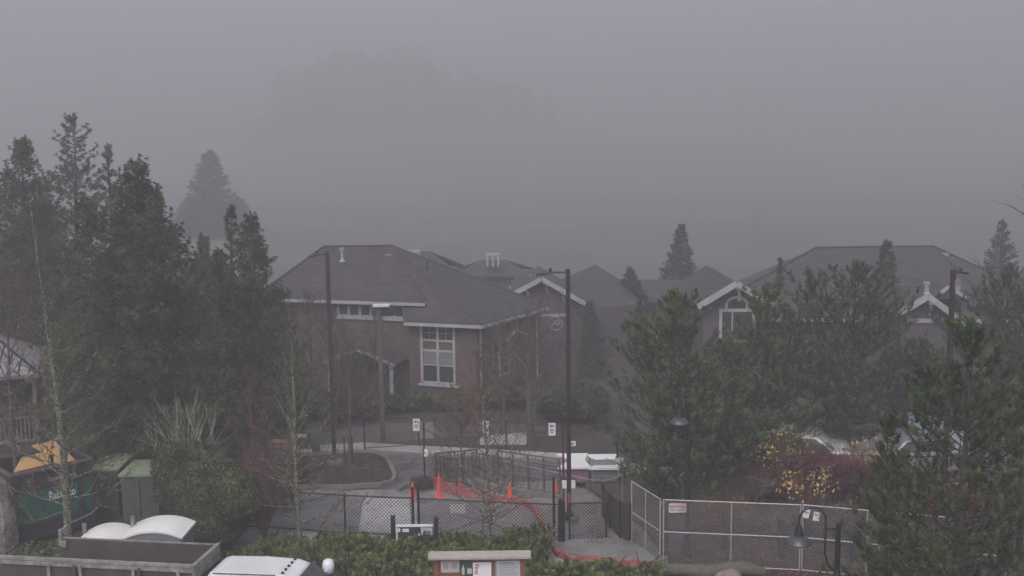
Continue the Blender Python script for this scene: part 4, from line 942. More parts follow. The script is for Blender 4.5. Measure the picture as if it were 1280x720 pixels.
railing([G(544, 605, zr_), G(572, 611, zr_)], 'short grey railing with close balusters facing the red kerb', 1.0, 2, 0, 12)
railing([G(544, 604, zr_) + Vector((0, .05, 0)), G(597, 598, zr_)], 'grey railing running back along the top of the ramp', 1.0, 3, 0, 12)
lw = MB(); lp = [G(590, 601, .28), G(628, 611, .30), G(700, 622, .18)]
for i in range(2): lw.bar(lp[i] - Vector((0, 0, .08)), lp[i + 1] - Vector((0, 0, .08)), .16, .30 + i * .002)
tag(lw.build('ramp_edge_wall', M_KERB), kind='structure')
railing([G(622, 609, .26), G(700, 621, .16)], 'long grey railing on the ramp edge wall with sloping handrail', 1.0, 4, 1, 0)
railing([G(592, 602, .2) + Vector((0, .1, 0)), G(618, 606, .2) + Vector((0, .1, 0))], 'short grey railing at the ramp bend behind the sapling', .95, 2, 0, 5)
railing([G(622, 601, 0.1) + Vector((0, .6, 0)), G(700, 612, .05) + Vector((0, .6, 0))], 'rear grey railing on the far side of the ramp', .85, 4, 1, 0)
hr = MB(); hr.tube([G(575, 603, .2) + Vector((0, .3, .95)), G(745, 622, .1) + Vector((0, .3, .45))], .02, 6); 
for px, py, z_ in ((620, 609, .8), (680, 616, .6), (735, 622, .45)): hr.tube([G(px, py, .1) + Vector((0, .3, 0)), G(px, py, .1) + Vector((0, .3, z_))], .018, 5)
tag(hr.build('sloping_handrail', M_GALVD, None, G(640, 612)), 'single sloping handrail crossing behind the ramp railing', 'handrail')

# two covered carts
def cart(px0, px1, ybot, ytop, label, mside, seed, Y=None, ylid=None):
    a = G(px0, ybot, .1); b = G(px1, ybot, .1); Yc = a.y if Y is None else Y; x0 = P(px0, ybot, Yc).x; x1 = P(px1, ybot, Yc).x
    zt = P(px0, ylid, Yc).z; zl = P(px0, ytop, Yc + 1.3).z
    t = thing('covered_cart', label, 'cart', ((x0 + x1) / 2, Yc + .6, 0), 'low carts under pale covers')
    m_ = MB(); m_.box(((x0 + x1) / 2, Yc + .6, (zt + .12) / 2 + .06), (x1 - x0, 1.2, zt - .12))
    body = m_.build('body', mside, t, bevel=.03)
    ln = MB()
    for f_ in (.25, .5, .75): ln.bar((x0 + .05, Yc - .012, .12 + (zt - .12) * f_), (x1 - .05, Yc - .012, .12 + (zt - .12) * f_), .02, .02)
    ln.build('ribs', mside, body)
    l = MB(); l.slab([(x0 - .1, Yc - .12, zt + .02), (x1 + .1, Yc - .12, zt + .02), (x1 - .05, Yc + .7, zl), (x0 + .35, Yc + .7, zl)], (0, 0, .07)); l.slab([(x0 + .35, Yc + .7, zl), (x1 - .05, Yc + .7, zl), (x1 + .1, Yc + 1.35, zt + .05), (x0 - .1, Yc + 1.35, zt + .05)], (0, 0, .07))
    l.build('cover', M_PLAST, t)
    for sx in (x0 + .2, x1 - .2):
        for yy in (Yc + .1, Yc + 1.1):
            w_ = MB(); w_.tube([(sx - .05, yy, .1), (sx + .05, yy, .1)], .1, 10); w_.build('wheel', M_TYRE, t)
    return t
cart(701, 735, 607, 571, 'mauve cart under a white cover beside the tall lamp post', M_MAUVE, 1, ylid=586)
t = cart(739, 772, 606, 574, 'grey cart under a white cover beside the large pine', M_GPLAST, 2, ylid=587)
# white board on thin post
b = G(704.5, 640, .1); t = thing('post_with_panel', 'thin dark post with small white panel near the gate', 'sign', b)
m_ = MB(); m_.bar(b, (b.x, b.y, P(704, 544, b.y).z), .06, .06, (1, 0, 0)); m_.build('post', mat('rusty_dark_post', (.05, .035, .032), .8), t)
m_ = MB(); c = P(711, 605, b.y - .06); m_.box(c, (.40, .02, .27)); m_.build('panel', M_WSIGN, t)
m_ = MB(); m_.box(c + Vector((0, .0, .15)), (.44, .03, .03)); m_.box(c + Vector((.215, 0, 0)), (.03, .03, .27)); m_.build('panel_frame', M_BLACK, t)
# street sign seen from behind
b = G(531, 603); t = thing('street_sign', 'grey street sign on a thin pole left of the ramp', 'sign', b)
m_ = MB(); m_.tube([b, (b.x, b.y, P(531, 528, b.y).z)], .03, 8); m_.build('pole', M_BLACK, t)
m_ = MB(); c = P(533, 538, b.y + .06); m_.box(c, (.46, .012, .56)); m_.build('board', M_GALVD, t)
m_ = MB(); c = P(532.5, 566, b.y - .05); m_.box(c, (.12, .012, .26)); m_.build('tag', M_WSIGN, t)
# wayfinding board post on the left
b = G(362, 598); t = thing('wayfinding_sign', 'post with pink and cream pointing boards behind the lichen covered sapling', 'sign', b + Vector((0, .6, 0)))
yb = b.y + .6; m_ = MB(); m_.bar((b.x, yb, 0), (b.x, yb, P(362, 540, yb).z), .09, .09, (1, 0, 0)); m_.build('post', M_GWOOD, t)
for x0, y0, x1, y1, mm_ in ((335, 549, 360, 553.5, M_PINKB), (335, 556, 360, 560.5, M_PINKB), (365, 542.5, 383, 547, M_CREAM), (364, 561, 390, 565.5, M_PINKB)):
    m_ = MB(); m_.bar(P(x0, (y0 + y1) / 2 + .5, yb - .08), P(x1, (y0 + y1) / 2 - .0, yb - .08), .03, (y1 - y0) * yb / F, ); m_.build('board', mm_, t)
m_ = MB(); c = G(352, 596) ; m_.lathe(c + Vector((0, .3, 0)), [(.28, 0), (.3, .5), (.22, .78), (.05, .86)], 9); tag(m_.build('blue_bin', M_BLUE, None, c), 'small blue covered bin half hidden behind the sapling', 'bin')
# stakes beside island tree
for i, px in enumerate((431, 441)):
    b = G(px, 580, .19); m_ = MB(); m_.tube([b, (b.x, b.y, P(px, 546, b.y).z)], .03, 6); tag(m_.build('tree_stake', M_DWOOD, None, b), ('left' if i == 0 else 'right') + ' dark wooden stake beside the bare island tree', 'stake', 'tree stakes on the island')
# no-entry style sign in the left bed
b = G(180, 600); t = thing('round_symbol_sign', 'pale board with red ring behind the green cabinets', 'sign', Vector((P(178, 565, 34).x, 34, 0)))
m_ = MB(); c = P(176, 563, 34); m_.box(c, (.42, .02, .5)); m_.build('board', M_PAPERG, t); m_ = MB(); m_.tube([c + Vector((.1 + .17 * math.cos(a_), -.02, .08 + .17 * math.sin(a_))) for a_ in np.linspace(0, 6.283, 17)], .022, 5); m_.build('red_ring', M_INKR, t)
m_ = MB(); m_.bar((c.x, 34.03, 0), (c.x, 34.03, c.z), .06, .06, (1, 0, 0)); m_.build('post', M_GWOOD, t)

# ================================================================== NOTICE BOARDS
b0, b1 = P(491, 648, 27.3), P(545, 650, 27.2); t = thing('map_board', 'low notice board with dark poster between two black posts', 'notice board', ((b0.x + b1.x) / 2, 27.25, 0))
for q in (b0, b1): m_ = MB(); m_.box((q.x, q.y, q.z / 2 + .04), (.11, .11, q.z + .08)); m_.build('post', M_BLACK, t)
zt = b0.z - .20; x0, x1 = b0.x + .09, b1.x - .09; wd = x1 - x0
m_ = MB(); m_.box(((x0 + x1) / 2, 27.25, zt - .42), (wd, .04, .84)); m_.build('board', M_GPLAST, t)
m_ = MB(); m_.box(((x0 + x1) / 2, 27.22, zt + .02), (wd, .07, .05)); m_.box((x0 + wd * .70, 27.22, zt - .4), (.03, .05, .8)); m_.box((x0 + .02, 27.22, zt - .4), (.03, .05, .8)); m_.build('frame', M_PAPER, t)
m_ = MB(); m_.box((x0 + wd * .36, 27.218, zt - .42), (wd * .60, .01, .78)); m_.build('poster', M_PHOTO, t)
m_ = MB(); m_.box((x0 + wd * .85, 27.216, zt - .42), (wd * .26, .01, .76)); nb_ = m_.build('notice_sheet', M_PAPERG, t)
m_ = MB()
for j in range(3): m_.box((x0 + wd * .85, 27.208, zt - .16 - j * .09), (wd * .2, .004, .035))
m_.build('lettering', M_INKB, nb_)
m_ = MB(); m_.box((x0 + wd * .26, 27.208, zt - .11), (wd * .18, .006, .09)); m_.box((x0 + wd * .08, 27.208, zt - .10), (wd * .07, .006, .10)); m_.box((x0 + wd * .60, 27.208, zt - .24), (wd * .08, .006, .08)); m_.build('paper_note', M_PAPER, t)
m_ = MB(); m_.box((x0 + wd * .40, 27.208, zt - .34), (wd * .12, .006, .12)); m_.build('orange_picture', M_ORG, t)
# kiosk
YK = 21.6
k0, k1 = P(545, 700, YK), P(653, 706, YK); ktop = P(600, 694, YK).z
t = thing('notice_kiosk', 'wooden notice kiosk with small pitched roof in the pine hedge', 'notice board', ((k0.x + k1.x) / 2, YK, 0))
for q in (k0, k1): m_ = MB(); m_.box((q.x, YK + .02, ktop / 2), (.10, .12, ktop)); m_.build('post', M_WOOD, t)
m_ = MB(); zc_ = ktop - .55; m_.box(((k0.x + k1.x) / 2, YK + .03, zc_), (k1.x - k0.x - .1, .06, 1.0)); m_.build('back_board', M_WOOD, t)
xa, xb = P(538, 694, YK).x - .04, P(661, 694, YK).x + .04
rk = MB(); rk.slab([(xa, YK - .14, ktop + .0), (xb, YK - .14, ktop + .0), (xb, YK + .06, ktop + .07), (xa, YK + .06, ktop + .07)], (0, 0, -.045)); rk.slab([(xa, YK + .06, ktop + .07), (xb, YK + .06, ktop + .07), (xb, YK + .26, ktop + .0), (xa, YK + .26, ktop + .0)], (0, 0, -.045)); rk.build('roof', M_KROOF, t)
m_ = MB()
for xx in (xa + .03, xb - .03): m_.slab([(xx, YK - .13, ktop - .05), (xx, YK + .25, ktop - .05), (xx, YK + .06, ktop + .02)], (.03, 0, 0))
m_.build('gable_trim', M_WOOD, t)
def kx(px): return P(px, 700, YK).x
kz = ktop - .05
def paper(nm, x0, x1, z0, z1, m, o=.012, d=.006):
    mb = MB(); mb.box(((kx(x0) + kx(x1)) / 2, YK - o, (z0 + z1) / 2), (kx(x1) - kx(x0), d, z1 - z0)); return mb.build(nm, m, t)
paper('picture_sheet', 551, 574, kz - .33, kz - .06, mat('brownish_white_paper', (.5, .45, .42), .6, col2=(.36, .33, .32), scale=6)); paper('green_poster', 575.5, 590, kz - .7, kz - .08, M_PGREEN)
paper('sketch', 554, 560, kz - .24, kz - .1, M_INKG, .018, .004); paper('sketch', 564, 571, kz - .24, kz - .1, M_INKG, .018, .004)
m_ = MB(); m_.lathe((kx(579), YK - .02, kz - .37), [(.035, 0), (.035, .12), (.012, .17), (.012, .21)], 8); m_.build('bottle_picture', M_PAPERG, t)
paper('white_picture', 584, 589.5, kz - .36, kz - .24, M_PAPERG, .018, .004)
paper('white_poster', 591, 614, kz - .7, kz - .11, M_WSIGN)
ink = text('lettering', 'First Aid', .13, (kx(593.2), YK - .022, kz - .14), (0, 0, -1), (1, 0, 0), M_MAGENTA, t)
for v in ink.data.vertices: pass
paper('grey_panel', 618, 653, kz - .7, kz - .05, M_GPLAST, .008); lp_ = paper('notice_sheet', 620.5, 651.5, kz - .7, kz - .08, M_PAPERG, .016)
m_ = MB(); rng = np.random.default_rng(2)
for j in range(12):
    l_ = rng.uniform(.7, 1); x_ = kx(624); m_.box((x_ + (kx(649) - kx(624)) * l_ / 2, YK - .024, kz - .13 - j * .05), ((kx(649) - kx(624)) * l_, .004, .014 if j else .03))
m_.build('lettering', M_INKG, lp_)

# ================================================================== TRUCK
zb_ = 2.0
T0, T1, T2, T3 = G(1, 695, zb_), G(225, 706, zb_), G(291, 681, zb_), G(77, 670, zb_)
_sh = (T1 - T0).normalized() * .30; T1 = T1 + _sh; T2 = T2 + _sh
ux = (T1 - T0).normalized(); uy = Vector((-ux.y, ux.x, 0)); Lb = (T1 - T0).length; Wb = (T2 - T1).dot(uy)
TL = lambda x, y, z: Vector((T0.x, T0.y, 0)) + ux * x + uy * y + Vector((0, 0, z))
truck = thing('dump_truck', 'white dump truck with high brown steel bed in the driveway', 'truck', TL(Lb * .7, Wb / 2, 0))
ang = math.atan2(ux.y, ux.x)
def tbox(mb, x, y, z, dx, dy, dz): mb.box(TL(x, y, z), (dx, dy, dz), ang)
m_ = MB(); tbox(m_, Lb / 2, .03, 1.45, Lb, .05, 1.06); tbox(m_, Lb / 2 + .35, Wb - .03, 1.45, Lb - .7, .05, 1.06); tbox(m_, Lb / 2, Wb / 2, .95, Lb, Wb - .1, .06); tbox(m_, .03, Wb / 2, 1.0, .05, Wb - .12, .2)
bed = m_.build('bed', M_DBED, truck)
m_ = MB(); tbox(m_, Lb / 2, .0, zb_ - .02, Lb + .06, .10, .06); tbox(m_, Lb / 2, -.045, zb_ - .11, Lb, .02, .09); tbox(m_, Lb / 2 + .36, Wb, zb_ - .025, Lb - .7, .05, .05); m_.build('top_rail', M_GSTEEL, bed)
m_ = MB(); tbox(m_, Lb + .02, Wb / 2, zb_ - .18, .05, Wb + .1, .36); tbox(m_, Lb + .02, Wb / 2, zb_ + .0, .09, Wb + .1, .04); m_.build('headboard', M_GSTEEL, bed)
m_ = MB(); tbox(m_, Lb + .03, Wb / 2, zb_ - .72, .04, Wb + .06, .7); m_.build('headboard_screen', M_BLACK, bed)
for fx_ in (.26, .395, .425, .70, .73, .93):
    m_ = MB(); tbox(m_, Lb * fx_, -.05, 1.45, .07, .06, .92); m_.build('side_post', M_GSTEEL if fx_ not in (.395, .73) else M_DBED, bed)
m_ = MB(); tbox(m_, .70, Wb - .02, zb_ + .0, .07, .07, .40); m_.bar(TL(.70, Wb - .02, zb_ + .1), TL(.78, Wb + .22, zb_ + .2), .05, .12); m_.build('tail_stake', M_GSTEEL, bed)
m_ = MB(); tbox(m_, .82, Wb - .09, zb_ - .14, .12, .05, .16); m_.build('hinge_box', M_GSTEEL, bed)
m_ = MB(); tbox(m_, Lb * .5, Wb / 2, .75, Lb, .8, .2); tbox(m_, Lb + 1.4, Wb / 2, .7, 3.4, .8, .2); m_.build('chassis', M_BLACK, truck)
# cab: lofted
cz = 1.80; cx0 = Lb + .28; 
def sect(x, zlo, zhi, wlo, whi):   # section across the truck
    yc = Wb / 2; return [TL(x, yc - wlo, zlo), TL(x, yc + wlo, zlo), TL(x, yc + whi * 1.0, (zlo + zhi) / 2 + .12), TL(x, yc + whi * .86, zhi - .04), TL(x, yc + whi * .66, zhi), TL(x, yc - whi * .66, zhi), TL(x, yc - whi * .86, zhi - .04), TL(x, yc - whi * 1.0, (zlo + zhi) / 2 + .12)]
hw = Wb / 2 + .08
S = [sect(cx0, .6, cz - .03, hw * .95, hw * .9), sect(cx0 + .12, .6, cz, hw, hw * .97), sect(cx0 + 1.0, .6, cz + .02, hw, hw), sect(cx0 + 1.75, .6, cz, hw, hw * .98), sect(cx0 + 1.98, .6, cz - .07, hw, hw * .95), sect(cx0 + 2.55, .6, 1.18, hw, hw), sect(cx0 + 3.3, .6, 1.12, hw, hw * .97), sect(cx0 + 3.5, .6, 1.02, hw * .93, hw * .9)]
m_ = MB(); n_ = 8
vs = [v for s_ in S for v in s_]; fs = [tuple(range(n_))[::-1], tuple(range((len(S) - 1) * n_, len(S) * n_))]
for i in range(len(S) - 1):
    for j in range(n_): fs.append((i * n_ + j, i * n_ + (j + 1) % n_, (i + 1) * n_ + (j + 1) % n_, (i + 1) * n_ + j))
m_.add(vs, fs); cab = m_.build('cab', M_WCAR, truck, smooth=False, bevel=.03)
m_ = MB(); yc = Wb / 2
m_.slab([TL(cx0 + 2.03, yc - hw * .82, cz - .10), TL(cx0 + 2.03, yc + hw * .82, cz - .10), TL(cx0 + 2.52, yc + hw * .9, 1.22), TL(cx0 + 2.52, yc - hw * .9, 1.22)], ux * .02 + Vector((0, 0, .02)))
m_.build('windscreen', M_GLASS, cab)
m_ = MB(); m_.slab([TL(cx0 + .3, yc - hw * 1.0 - .005, 1.28), TL(cx0 + 2.0, yc - hw * 1.0 - .005, 1.28), TL(cx0 + 1.85, yc - hw * .91, cz - .12), TL(cx0 + .35, yc - hw * .91, cz - .12)], uy * -.012); m_.build('side_window', M_GLASS, cab)
for j in range(5):
    m_ = MB(); c = TL(cx0 + 1.70, yc + hw * .55 - j * hw * .275, cz + .015); m_.lathe(c, [(.035, 0), (.035, .025), (.015, .04)], 8); m_.build('marker_lamp', M_BLACK, cab)
m_ = MB(); m_.tube([TL(cx0 + .15, yc - hw * .8, cz + .015), TL(cx0 + 1.6, yc - hw * .8, cz + .035)], .014, 5); m_.build('roof_seam', M_BLACK, cab)
for sgn in (-1, 1):
    m_ = MB(); c = TL(cx0 + 2.28, yc + sgn * (hw + .27), 1.42); m_.lathe(c - Vector((0, 0, .16)), [(.05, 0), (.13, .04), (.15, .2), (.12, .32), (.04, .36)], 10)
    m_.bar(TL(cx0 + 2.25, yc + sgn * hw, 1.35), c, .05, .05); m_.build('wing_mirror', M_WCAR, cab, smooth=True)
for x_, in ((.9,), (cx0 + 2.9,)):
    for sgn in (0, Wb):
        m_ = MB(); m_.tube([TL(x_, sgn - .06, .4), TL(x_, sgn + .14 - (.08 if sgn else 0), .4)], .4, 18); m_.build('wheel', M_TYRE, truck)

# ---- portable toilets
def toilet(px, py, Y, label, wpx):
    c = P(px, py, Y); s = wpx * Y / F; t = thing('portable_toilet', label, 'portable toilet', (c.x, Y, 0), 'grey portable toilets')
    hw_ = s / 2; zt = c.z; d = 1.15; e = zt - .22
    m_ = MB(); m_.box((c.x, Y, e / 2), (s * .94, d * .94, e)); m_.build('body', M_GPLAST, t, bevel=.03)
    nx = 12; ny = 6; V = []; Fs = []
    for j in range(ny + 1):
        for i in range(nx + 1):
            u = i / nx * 2 - 1; v = j / ny * 2 - 1
            z = e + .02 + .22 * max(0, 1 - abs(u) ** 2.2) * (0.80 + .20 * (1 - v * v)); V.append((c.x + u * hw_, Y + v * d / 2, z))
    for j in range(ny):
        for i in range(nx): q = j * (nx + 1) + i; Fs.append((q, q + 1, q + nx + 2, q + nx + 1))
    m_ = MB(); m_.add(V, Fs)
    for vv in (-1, 1):
        ring = [(c.x + (i / nx * 2 - 1) * hw_, Y + vv * d / 2, e + .02 + .22 * max(0, 1 - abs(i / nx * 2 - 1) ** 2.2) * .80) for i in range(nx + 1)]
        low = [(c.x + (i / nx * 2 - 1) * hw_, Y + vv * d / 2, max(e - .02, ring[i][2] - .055)) for i in range(nx + 1)]
        m_.add(ring + low, [((i, i + 1, nx + 2 + i, nx + 1 + i)) for i in range(nx)])
    for uu in (-1, 1): m_.box((c.x + uu * hw_, Y, e), (.03, d, .06))
    m_.build('roof', M_PLAST, t, smooth=False)
    m_ = MB(); m_.add([(c.x + (i / nx * 2 - 1) * hw_ * .93, Y - d / 2 + .03, max(e - .03, e + .22 * max(0, 1 - abs(i / nx * 2 - 1) ** 2.2) * .80 - .03)) for i in range(nx + 1)] + [(c.x + (i / nx * 2 - 1) * hw_ * .93, Y - d / 2 + .03, e - .05) for i in range(nx + 1)], [(i, i + 1, nx + 2 + i, nx + 1 + i) for i in range(nx)]); m_.build('gable_panel', M_GPLAST, t)
    m_ = MB(); m_.box((c.x, Y - d / 2 - .0, (e - .1) / 2 + .05), (s * .6, .03, e - .3)); dr = m_.build('door', mat('grey_door', (.24, .245, .26), .5), t)
    m_ = MB(); m_.tube([(c.x - hw_ - .04, Y + .3, e - .5), (c.x - hw_ - .04, Y + .3, zt + .05)], .055, 8); m_.build('vent_pipe', M_GSTEEL, t)
toilet(199, 652.5, 25.3, 'grey portable toilet with domed white roof, the taller one nearer the hedge', 76)
toilet(131, 662, 25.1, 'portable toilet whose white roof just shows over the truck bed, left one', 62)

# ---- green cabinets
def cabinet(x0, x1, yb_, yt, label, lidback):
    a = G(x0, yb_); b = G(x1, yb_); Y = (a.y + b.y) / 2; X0 = P(x0, yb_, Y).x; X1 = P(x1, yb_, Y).x; zt = P(x0, yt, Y).z
    t = thing('utility_cabinet', label, 'utility cabinet', ((X0 + X1) / 2, Y + .6, 0), 'green utility cabinets')
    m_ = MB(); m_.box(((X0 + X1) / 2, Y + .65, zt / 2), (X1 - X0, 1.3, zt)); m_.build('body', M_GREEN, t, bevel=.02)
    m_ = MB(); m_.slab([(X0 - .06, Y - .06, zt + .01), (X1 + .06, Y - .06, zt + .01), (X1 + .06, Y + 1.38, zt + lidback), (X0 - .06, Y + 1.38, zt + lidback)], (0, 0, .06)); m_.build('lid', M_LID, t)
    m_ = MB(); m_.bar(((X0 + X1) / 2, Y - .012, .15), ((X0 + X1) / 2, Y - .012, zt - .12), .03, .02, (1, 0, 0)); m_.build('door_seam', M_BLACK, t)
cabinet(112, 150, 647, 589, 'larger dark green utility cabinet beside the dumpster', .10)
cabinet(154, 200, 652, 596, 'lower green utility cabinet against the rounded laurel hedge', .06)

# ---- dumpster
dz = 2.2; dA = G(13, 593, dz); dB = G(112, 572, dz); dA.z = dB.z = 0
du = (dB - dA).normalized(); dv = Vector((-du.y, du.x, 0)); dL = (dB - dA).length; dW = 1.9
DP = lambda x, y, z: dA + du * x + dv * y + Vector((0, 0, z))
t = thing('dumpster', 'green and dark dumpster full of plywood sheets at the left edge', 'dumpster', DP(dL / 2, dW / 2, 0)); da = math.atan2(du.y, du.x)
m_ = MB()
m_.box(DP(dL / 2, .03, dz / 2 + .08), (dL, .06, dz - .16), da); m_.box(DP(dL / 2, dW - .03, dz / 2 + .08), (dL, .06, dz - .16), da); m_.box(DP(.03, dW / 2, dz / 2 + .08), (.06, dW - .12, dz - .16), da); m_.box(DP(dL - .03, dW / 2, dz / 2 + .08), (.06, dW - .12, dz - .16), da); m_.box(DP(dL / 2, dW / 2, .8), (dL - .12, dW - .12, .06), da)
m_.build('bin', M_DBLUE, t)
m_ = MB(); m_.box(DP(dL * .42, -.012, dz * .5), (dL * .80, .02, dz * .42), da); m_.box(DP(dL * .93, -.012, dz * .52), (dL * .12, .02, dz * .46), da); gp = m_.build('green_panel', M_DGREEN, t)
m_ = MB(); m_.box(DP(dL / 2, -.03, dz - .04), (dL + .08, .10, .07), da); m_.box(DP(dL / 2, dW, dz - .04), (dL + .08, .10, .07), da); m_.box(DP(0, dW / 2, dz - .04), (.1, dW, .068), da); m_.box(DP(dL, dW / 2, dz - .04), (.1, dW, .068), da); m_.build('rim', mat('rusty_rim', (.16, .12, .11), .8, col2=(.08, .06, .06), scale=6), t)
for f_ in (.845, .0, 1.0):
    m_ = MB(); m_.box(DP(dL * f_, -.045, dz / 2), (.07, .08, dz - .15), da); m_.build('side_rib', M_DBLUE, t)
text('lettering', 'Rabanco', .36, DP(dL * .44, -.028, dz * .55), du, (0, 0, 1), mat('white_lettering', (.68, .70, .66), .6), gp, wscale=.62)
text('small_lettering', 'DO NOT BLOCK', .13, DP(dL * .46, -.008, dz * .80), du, (0, 0, 1), M_PAPERG, t, wscale=.8)
def sheet3(a, b, c, d, lb, m=M_PLY):
    m_ = MB(); m_.slab([a, b, c, d], (0, 0, -.03)); o = m_.build('plywood_sheet', m, None, (a + c) / 2); tag(o, lb, 'plywood sheet', 'plywood sheets in the dumpster'); return o
sheet3(DP(.12, .1, dz + .02), DP(1.15, .08, dz + .06), DP(1.45, 1.1, dz + .16), DP(.75, 1.3, dz + .06), 'largest tan plywood sheet lying across the dumpster left of the trunk')
sheet3(DP(1.35, .9, dz + .10), DP(1.75, .7, dz + .12), DP(1.9, 1.7, dz + .26), DP(1.2, 1.75, dz + .24), 'upright tan plywood sheet at the back of the dumpster right of the trunk')
sheet3(DP(1.25, .15, dz - .05), DP(1.95, .3, dz - .1), DP(1.8, .8, dz + .22), DP(1.5, .8, dz + .2), 'small broken tan plywood piece at the dumpster front rim')
c = P(0, 606, 27.9); m_ = MB(); m_.lathe((c.x, c.y, 0), [(.36, 0), (.4, .5), (.34, 1.2), (.3, 1.7), (.22, 2.1), (.1, 2.28), (.03, 2.33)], 12)
for v in m_.v: v += Vector((random.uniform(-.05, .05), random.uniform(-.05, .05), 0))
tag(m_.build('wrapped_bundle', M_BAG, None, (c.x, c.y, 0)), 'tall mottled pale wrapped bundle beside the dumpster', 'bundle')

# ================================================================== CARS (partly hidden behind the pines)
def car(c, length, width, height, rz, paint, label, nm='parked_car', van=False):
    c = Vector(c); t = thing(nm, label, 'car', c, 'cars parked behind the pines')
    X = Vector((math.cos(rz), math.sin(rz), 0)); Yv = Vector((-X.y, X.x, 0)); 
    def q(x, y, z): return c + X * x * length + Yv * y * width + Vector((0, 0, z * height))
    if van: prof = [(-.5, .18), (-.5, .62), (-.49, .92), (-.44, .985), (.15, 1.0), (.22, .96), (.34, .66), (.46, .58), (.5, .45), (.5, .18)]
    else: prof = [(-.5, .2), (-.5, .55), (-.47, .64), (-.36, .67), (-.24, .94), (-.16, .985), (.05, 1.0), (.13, .95), (.26, .66), (.46, .56), (.5, .46), (.5, .2)]
    lay = [(.5, 0.0), (.5, .0)]
    m_ = MB(); n = len(prof); vs = []
    def yw(z, inner): return (.5 if z < .66 else .5 - (z - .66) * .32) * inner
    for s_ in (-1, 1):
        for x, z in prof: vs.append(q(x, s_ * yw(z, 1), z))
    fs = [tuple(range(n)), tuple(range(n, 2 * n))[::-1]] + [(i, n + i, n + (i + 1) % n, (i + 1) % n) for i in range(n)]
    m_.add(vs, fs); body = m_.build('body', paint, t, bevel=.05)
    g = MB(); zz = [p for p in prof if p[1] > .63]
    for s_ in (-1, 1):
        if van: pl = [(-.46, .68), (-.44, .93), (.14, .93), (.27, .69)]
        else: pl = [(-.33, .69), (-.22, .92), (.06, .93), (.2, .69)]
        g = MB(); g.slab([q(x, s_ * (yw(z, 1) + .004), z) for x, z in pl], Yv * (s_ * .008)); g.build('side_window', M_GLASS, body)
    g = MB(); fwd = ((.15, .95), (.25, .69)) if not van else ((.23, .94), (.33, .69))
    g.slab([q(fwd[0][0], -.38, fwd[0][1]), q(fwd[0][0], .38, fwd[0][1]), q(fwd[1][0], .44, fwd[1][1]), q(fwd[1][0], -.44, fwd[1][1])], X * .015 + Vector((0, 0, .015))); g.build('windscreen', M_GLASS, body)
    for sx in (-.31, .32):
        for sy in (-.46, .46):
            w_ = MB(); a = q(sx, sy, 0) + Vector((0, 0, .31)); w_.tube([a - Yv * .1, a + Yv * .1], .31, 16); wh = w_.build('wheel', M_TYRE, t)
            w_ = MB(); w_.tube([a - Yv * .108, a + Yv * .108], .18, 12); w_.build('rim', M_GSTEEL, wh)
    for sy in (-.36, .36):
        w_ = MB(); w_.box(q(.485, sy, .5), (.1, .28, .12), rz); w_.build('headlight', M_GLASS, body)
        w_ = MB(); w_.box(q(-.49, sy, .55), (.08, .24, .12), rz); w_.build('tail_light', M_INKR, body)
    return t
b = G(984, 588); car((b.x, b.y + .2, 0), 4.3, 1.75, 1.42, R(165), M_WCAR, 'white car behind the large pine and the yellow leaved shrub')
b = G(1152, 590); car((b.x, b.y, 0), 4.3, 1.75, 1.42, R(8), M_SCAR, 'silver car right of the tan panel behind the slender red shrubs')
b = G(1160, 588); car((b.x + .1, b.y + 1.5, 0), 4.0, 1.7, 1.5, R(100), M_BCAR, 'pale blue van behind the near pine', 'parked_van', True)
m_ = MB(); a_ = G(1044, 588); b_ = G(1084, 588); m_.box(((a_.x + b_.x) / 2, a_.y - .6, .5), (b_.x - a_.x, .18, .85)); 
tp = thing('tan_panel_fence', 'tan boarded panel behind the slender pine trunk', 'fence', ((a_.x + b_.x) / 2, a_.y - .6, 0)); m_.build('boards', M_TAN, tp)
m_ = MB(); m_.box((a_.x + .03, a_.y - .72, .5), (.1, .1, 1.0)); m_.box((b_.x - .03, a_.y - .72, .5), (.1, .1, 1.0)); m_.box(((a_.x + b_.x) / 2, a_.y - .72, .95), (b_.x - a_.x - .2, .06, .06)); m_.build('frame', M_GWOOD, tp)
# thin dark rail behind yellow shrub
rl = thing('roadside_rail_fence', 'thin dark cable fence in front of the parked cars', 'fence', G(1060, 598))
r_ = MB(); A_ = G(985, 600); B_ = G(1170, 604); 
for z_ in (.35, .9): r_.tube([A_ + Vector((0, 0, z_)), B_ + Vector((0, 0, z_))], .018, 5)
r_.build('cable', M_BLACK, rl)
for k_ in range(5): p = A_.lerp(B_, k_ / 4); post(rl, p.x, p.y, 0, .95, .03, M_BLACK)

# ---- log and boulder at the bottom right
m_ = MB(); lg = [(790, 722), (822, 712), (850, 712), (880, 715), (905, 712), (930, 710), (958, 716)]
lp2 = [P(x, y, 25.6 - i * .08) for i, (x, y) in enumerate(lg)]
LG = [Vector((p.x, p.y, .16 + .04 * math.sin(i * 2))) for i, p in enumerate(lp2)]
LG = [G(x, y, .2) for x, y in lg]
m_.tube(LG, [.14, .18, .16, .17, .21, .2, .1], 9); 
lo = m_.build('fallen_log', M_LOG, None, LG[3], smooth=True); tag(lo, 'grey fallen log lying in front of the galvanised fence', 'log')
bt = MB(); s0 = G(795, 718, .3); tw = [(s0, G(765, 700, .6)), (G(775, 706, .5), G(785, 692, .75)), (G(790, 712, .35), G(840, 698, .6)), (G(812, 706, .45), G(835, 688, .7)), (G(800, 708, .4), G(795, 690, .7)), (G(768, 702, .6), G(750, 698, .65))]
for a_, b_ in tw: bt.tube([a_, (a_ + b_) / 2 + Vector((0, 0, .04)), b_], [.022, .016, .006], 5)
bt.build('dead_branches', M_BARK, lo)
rng = np.random.default_rng(5)
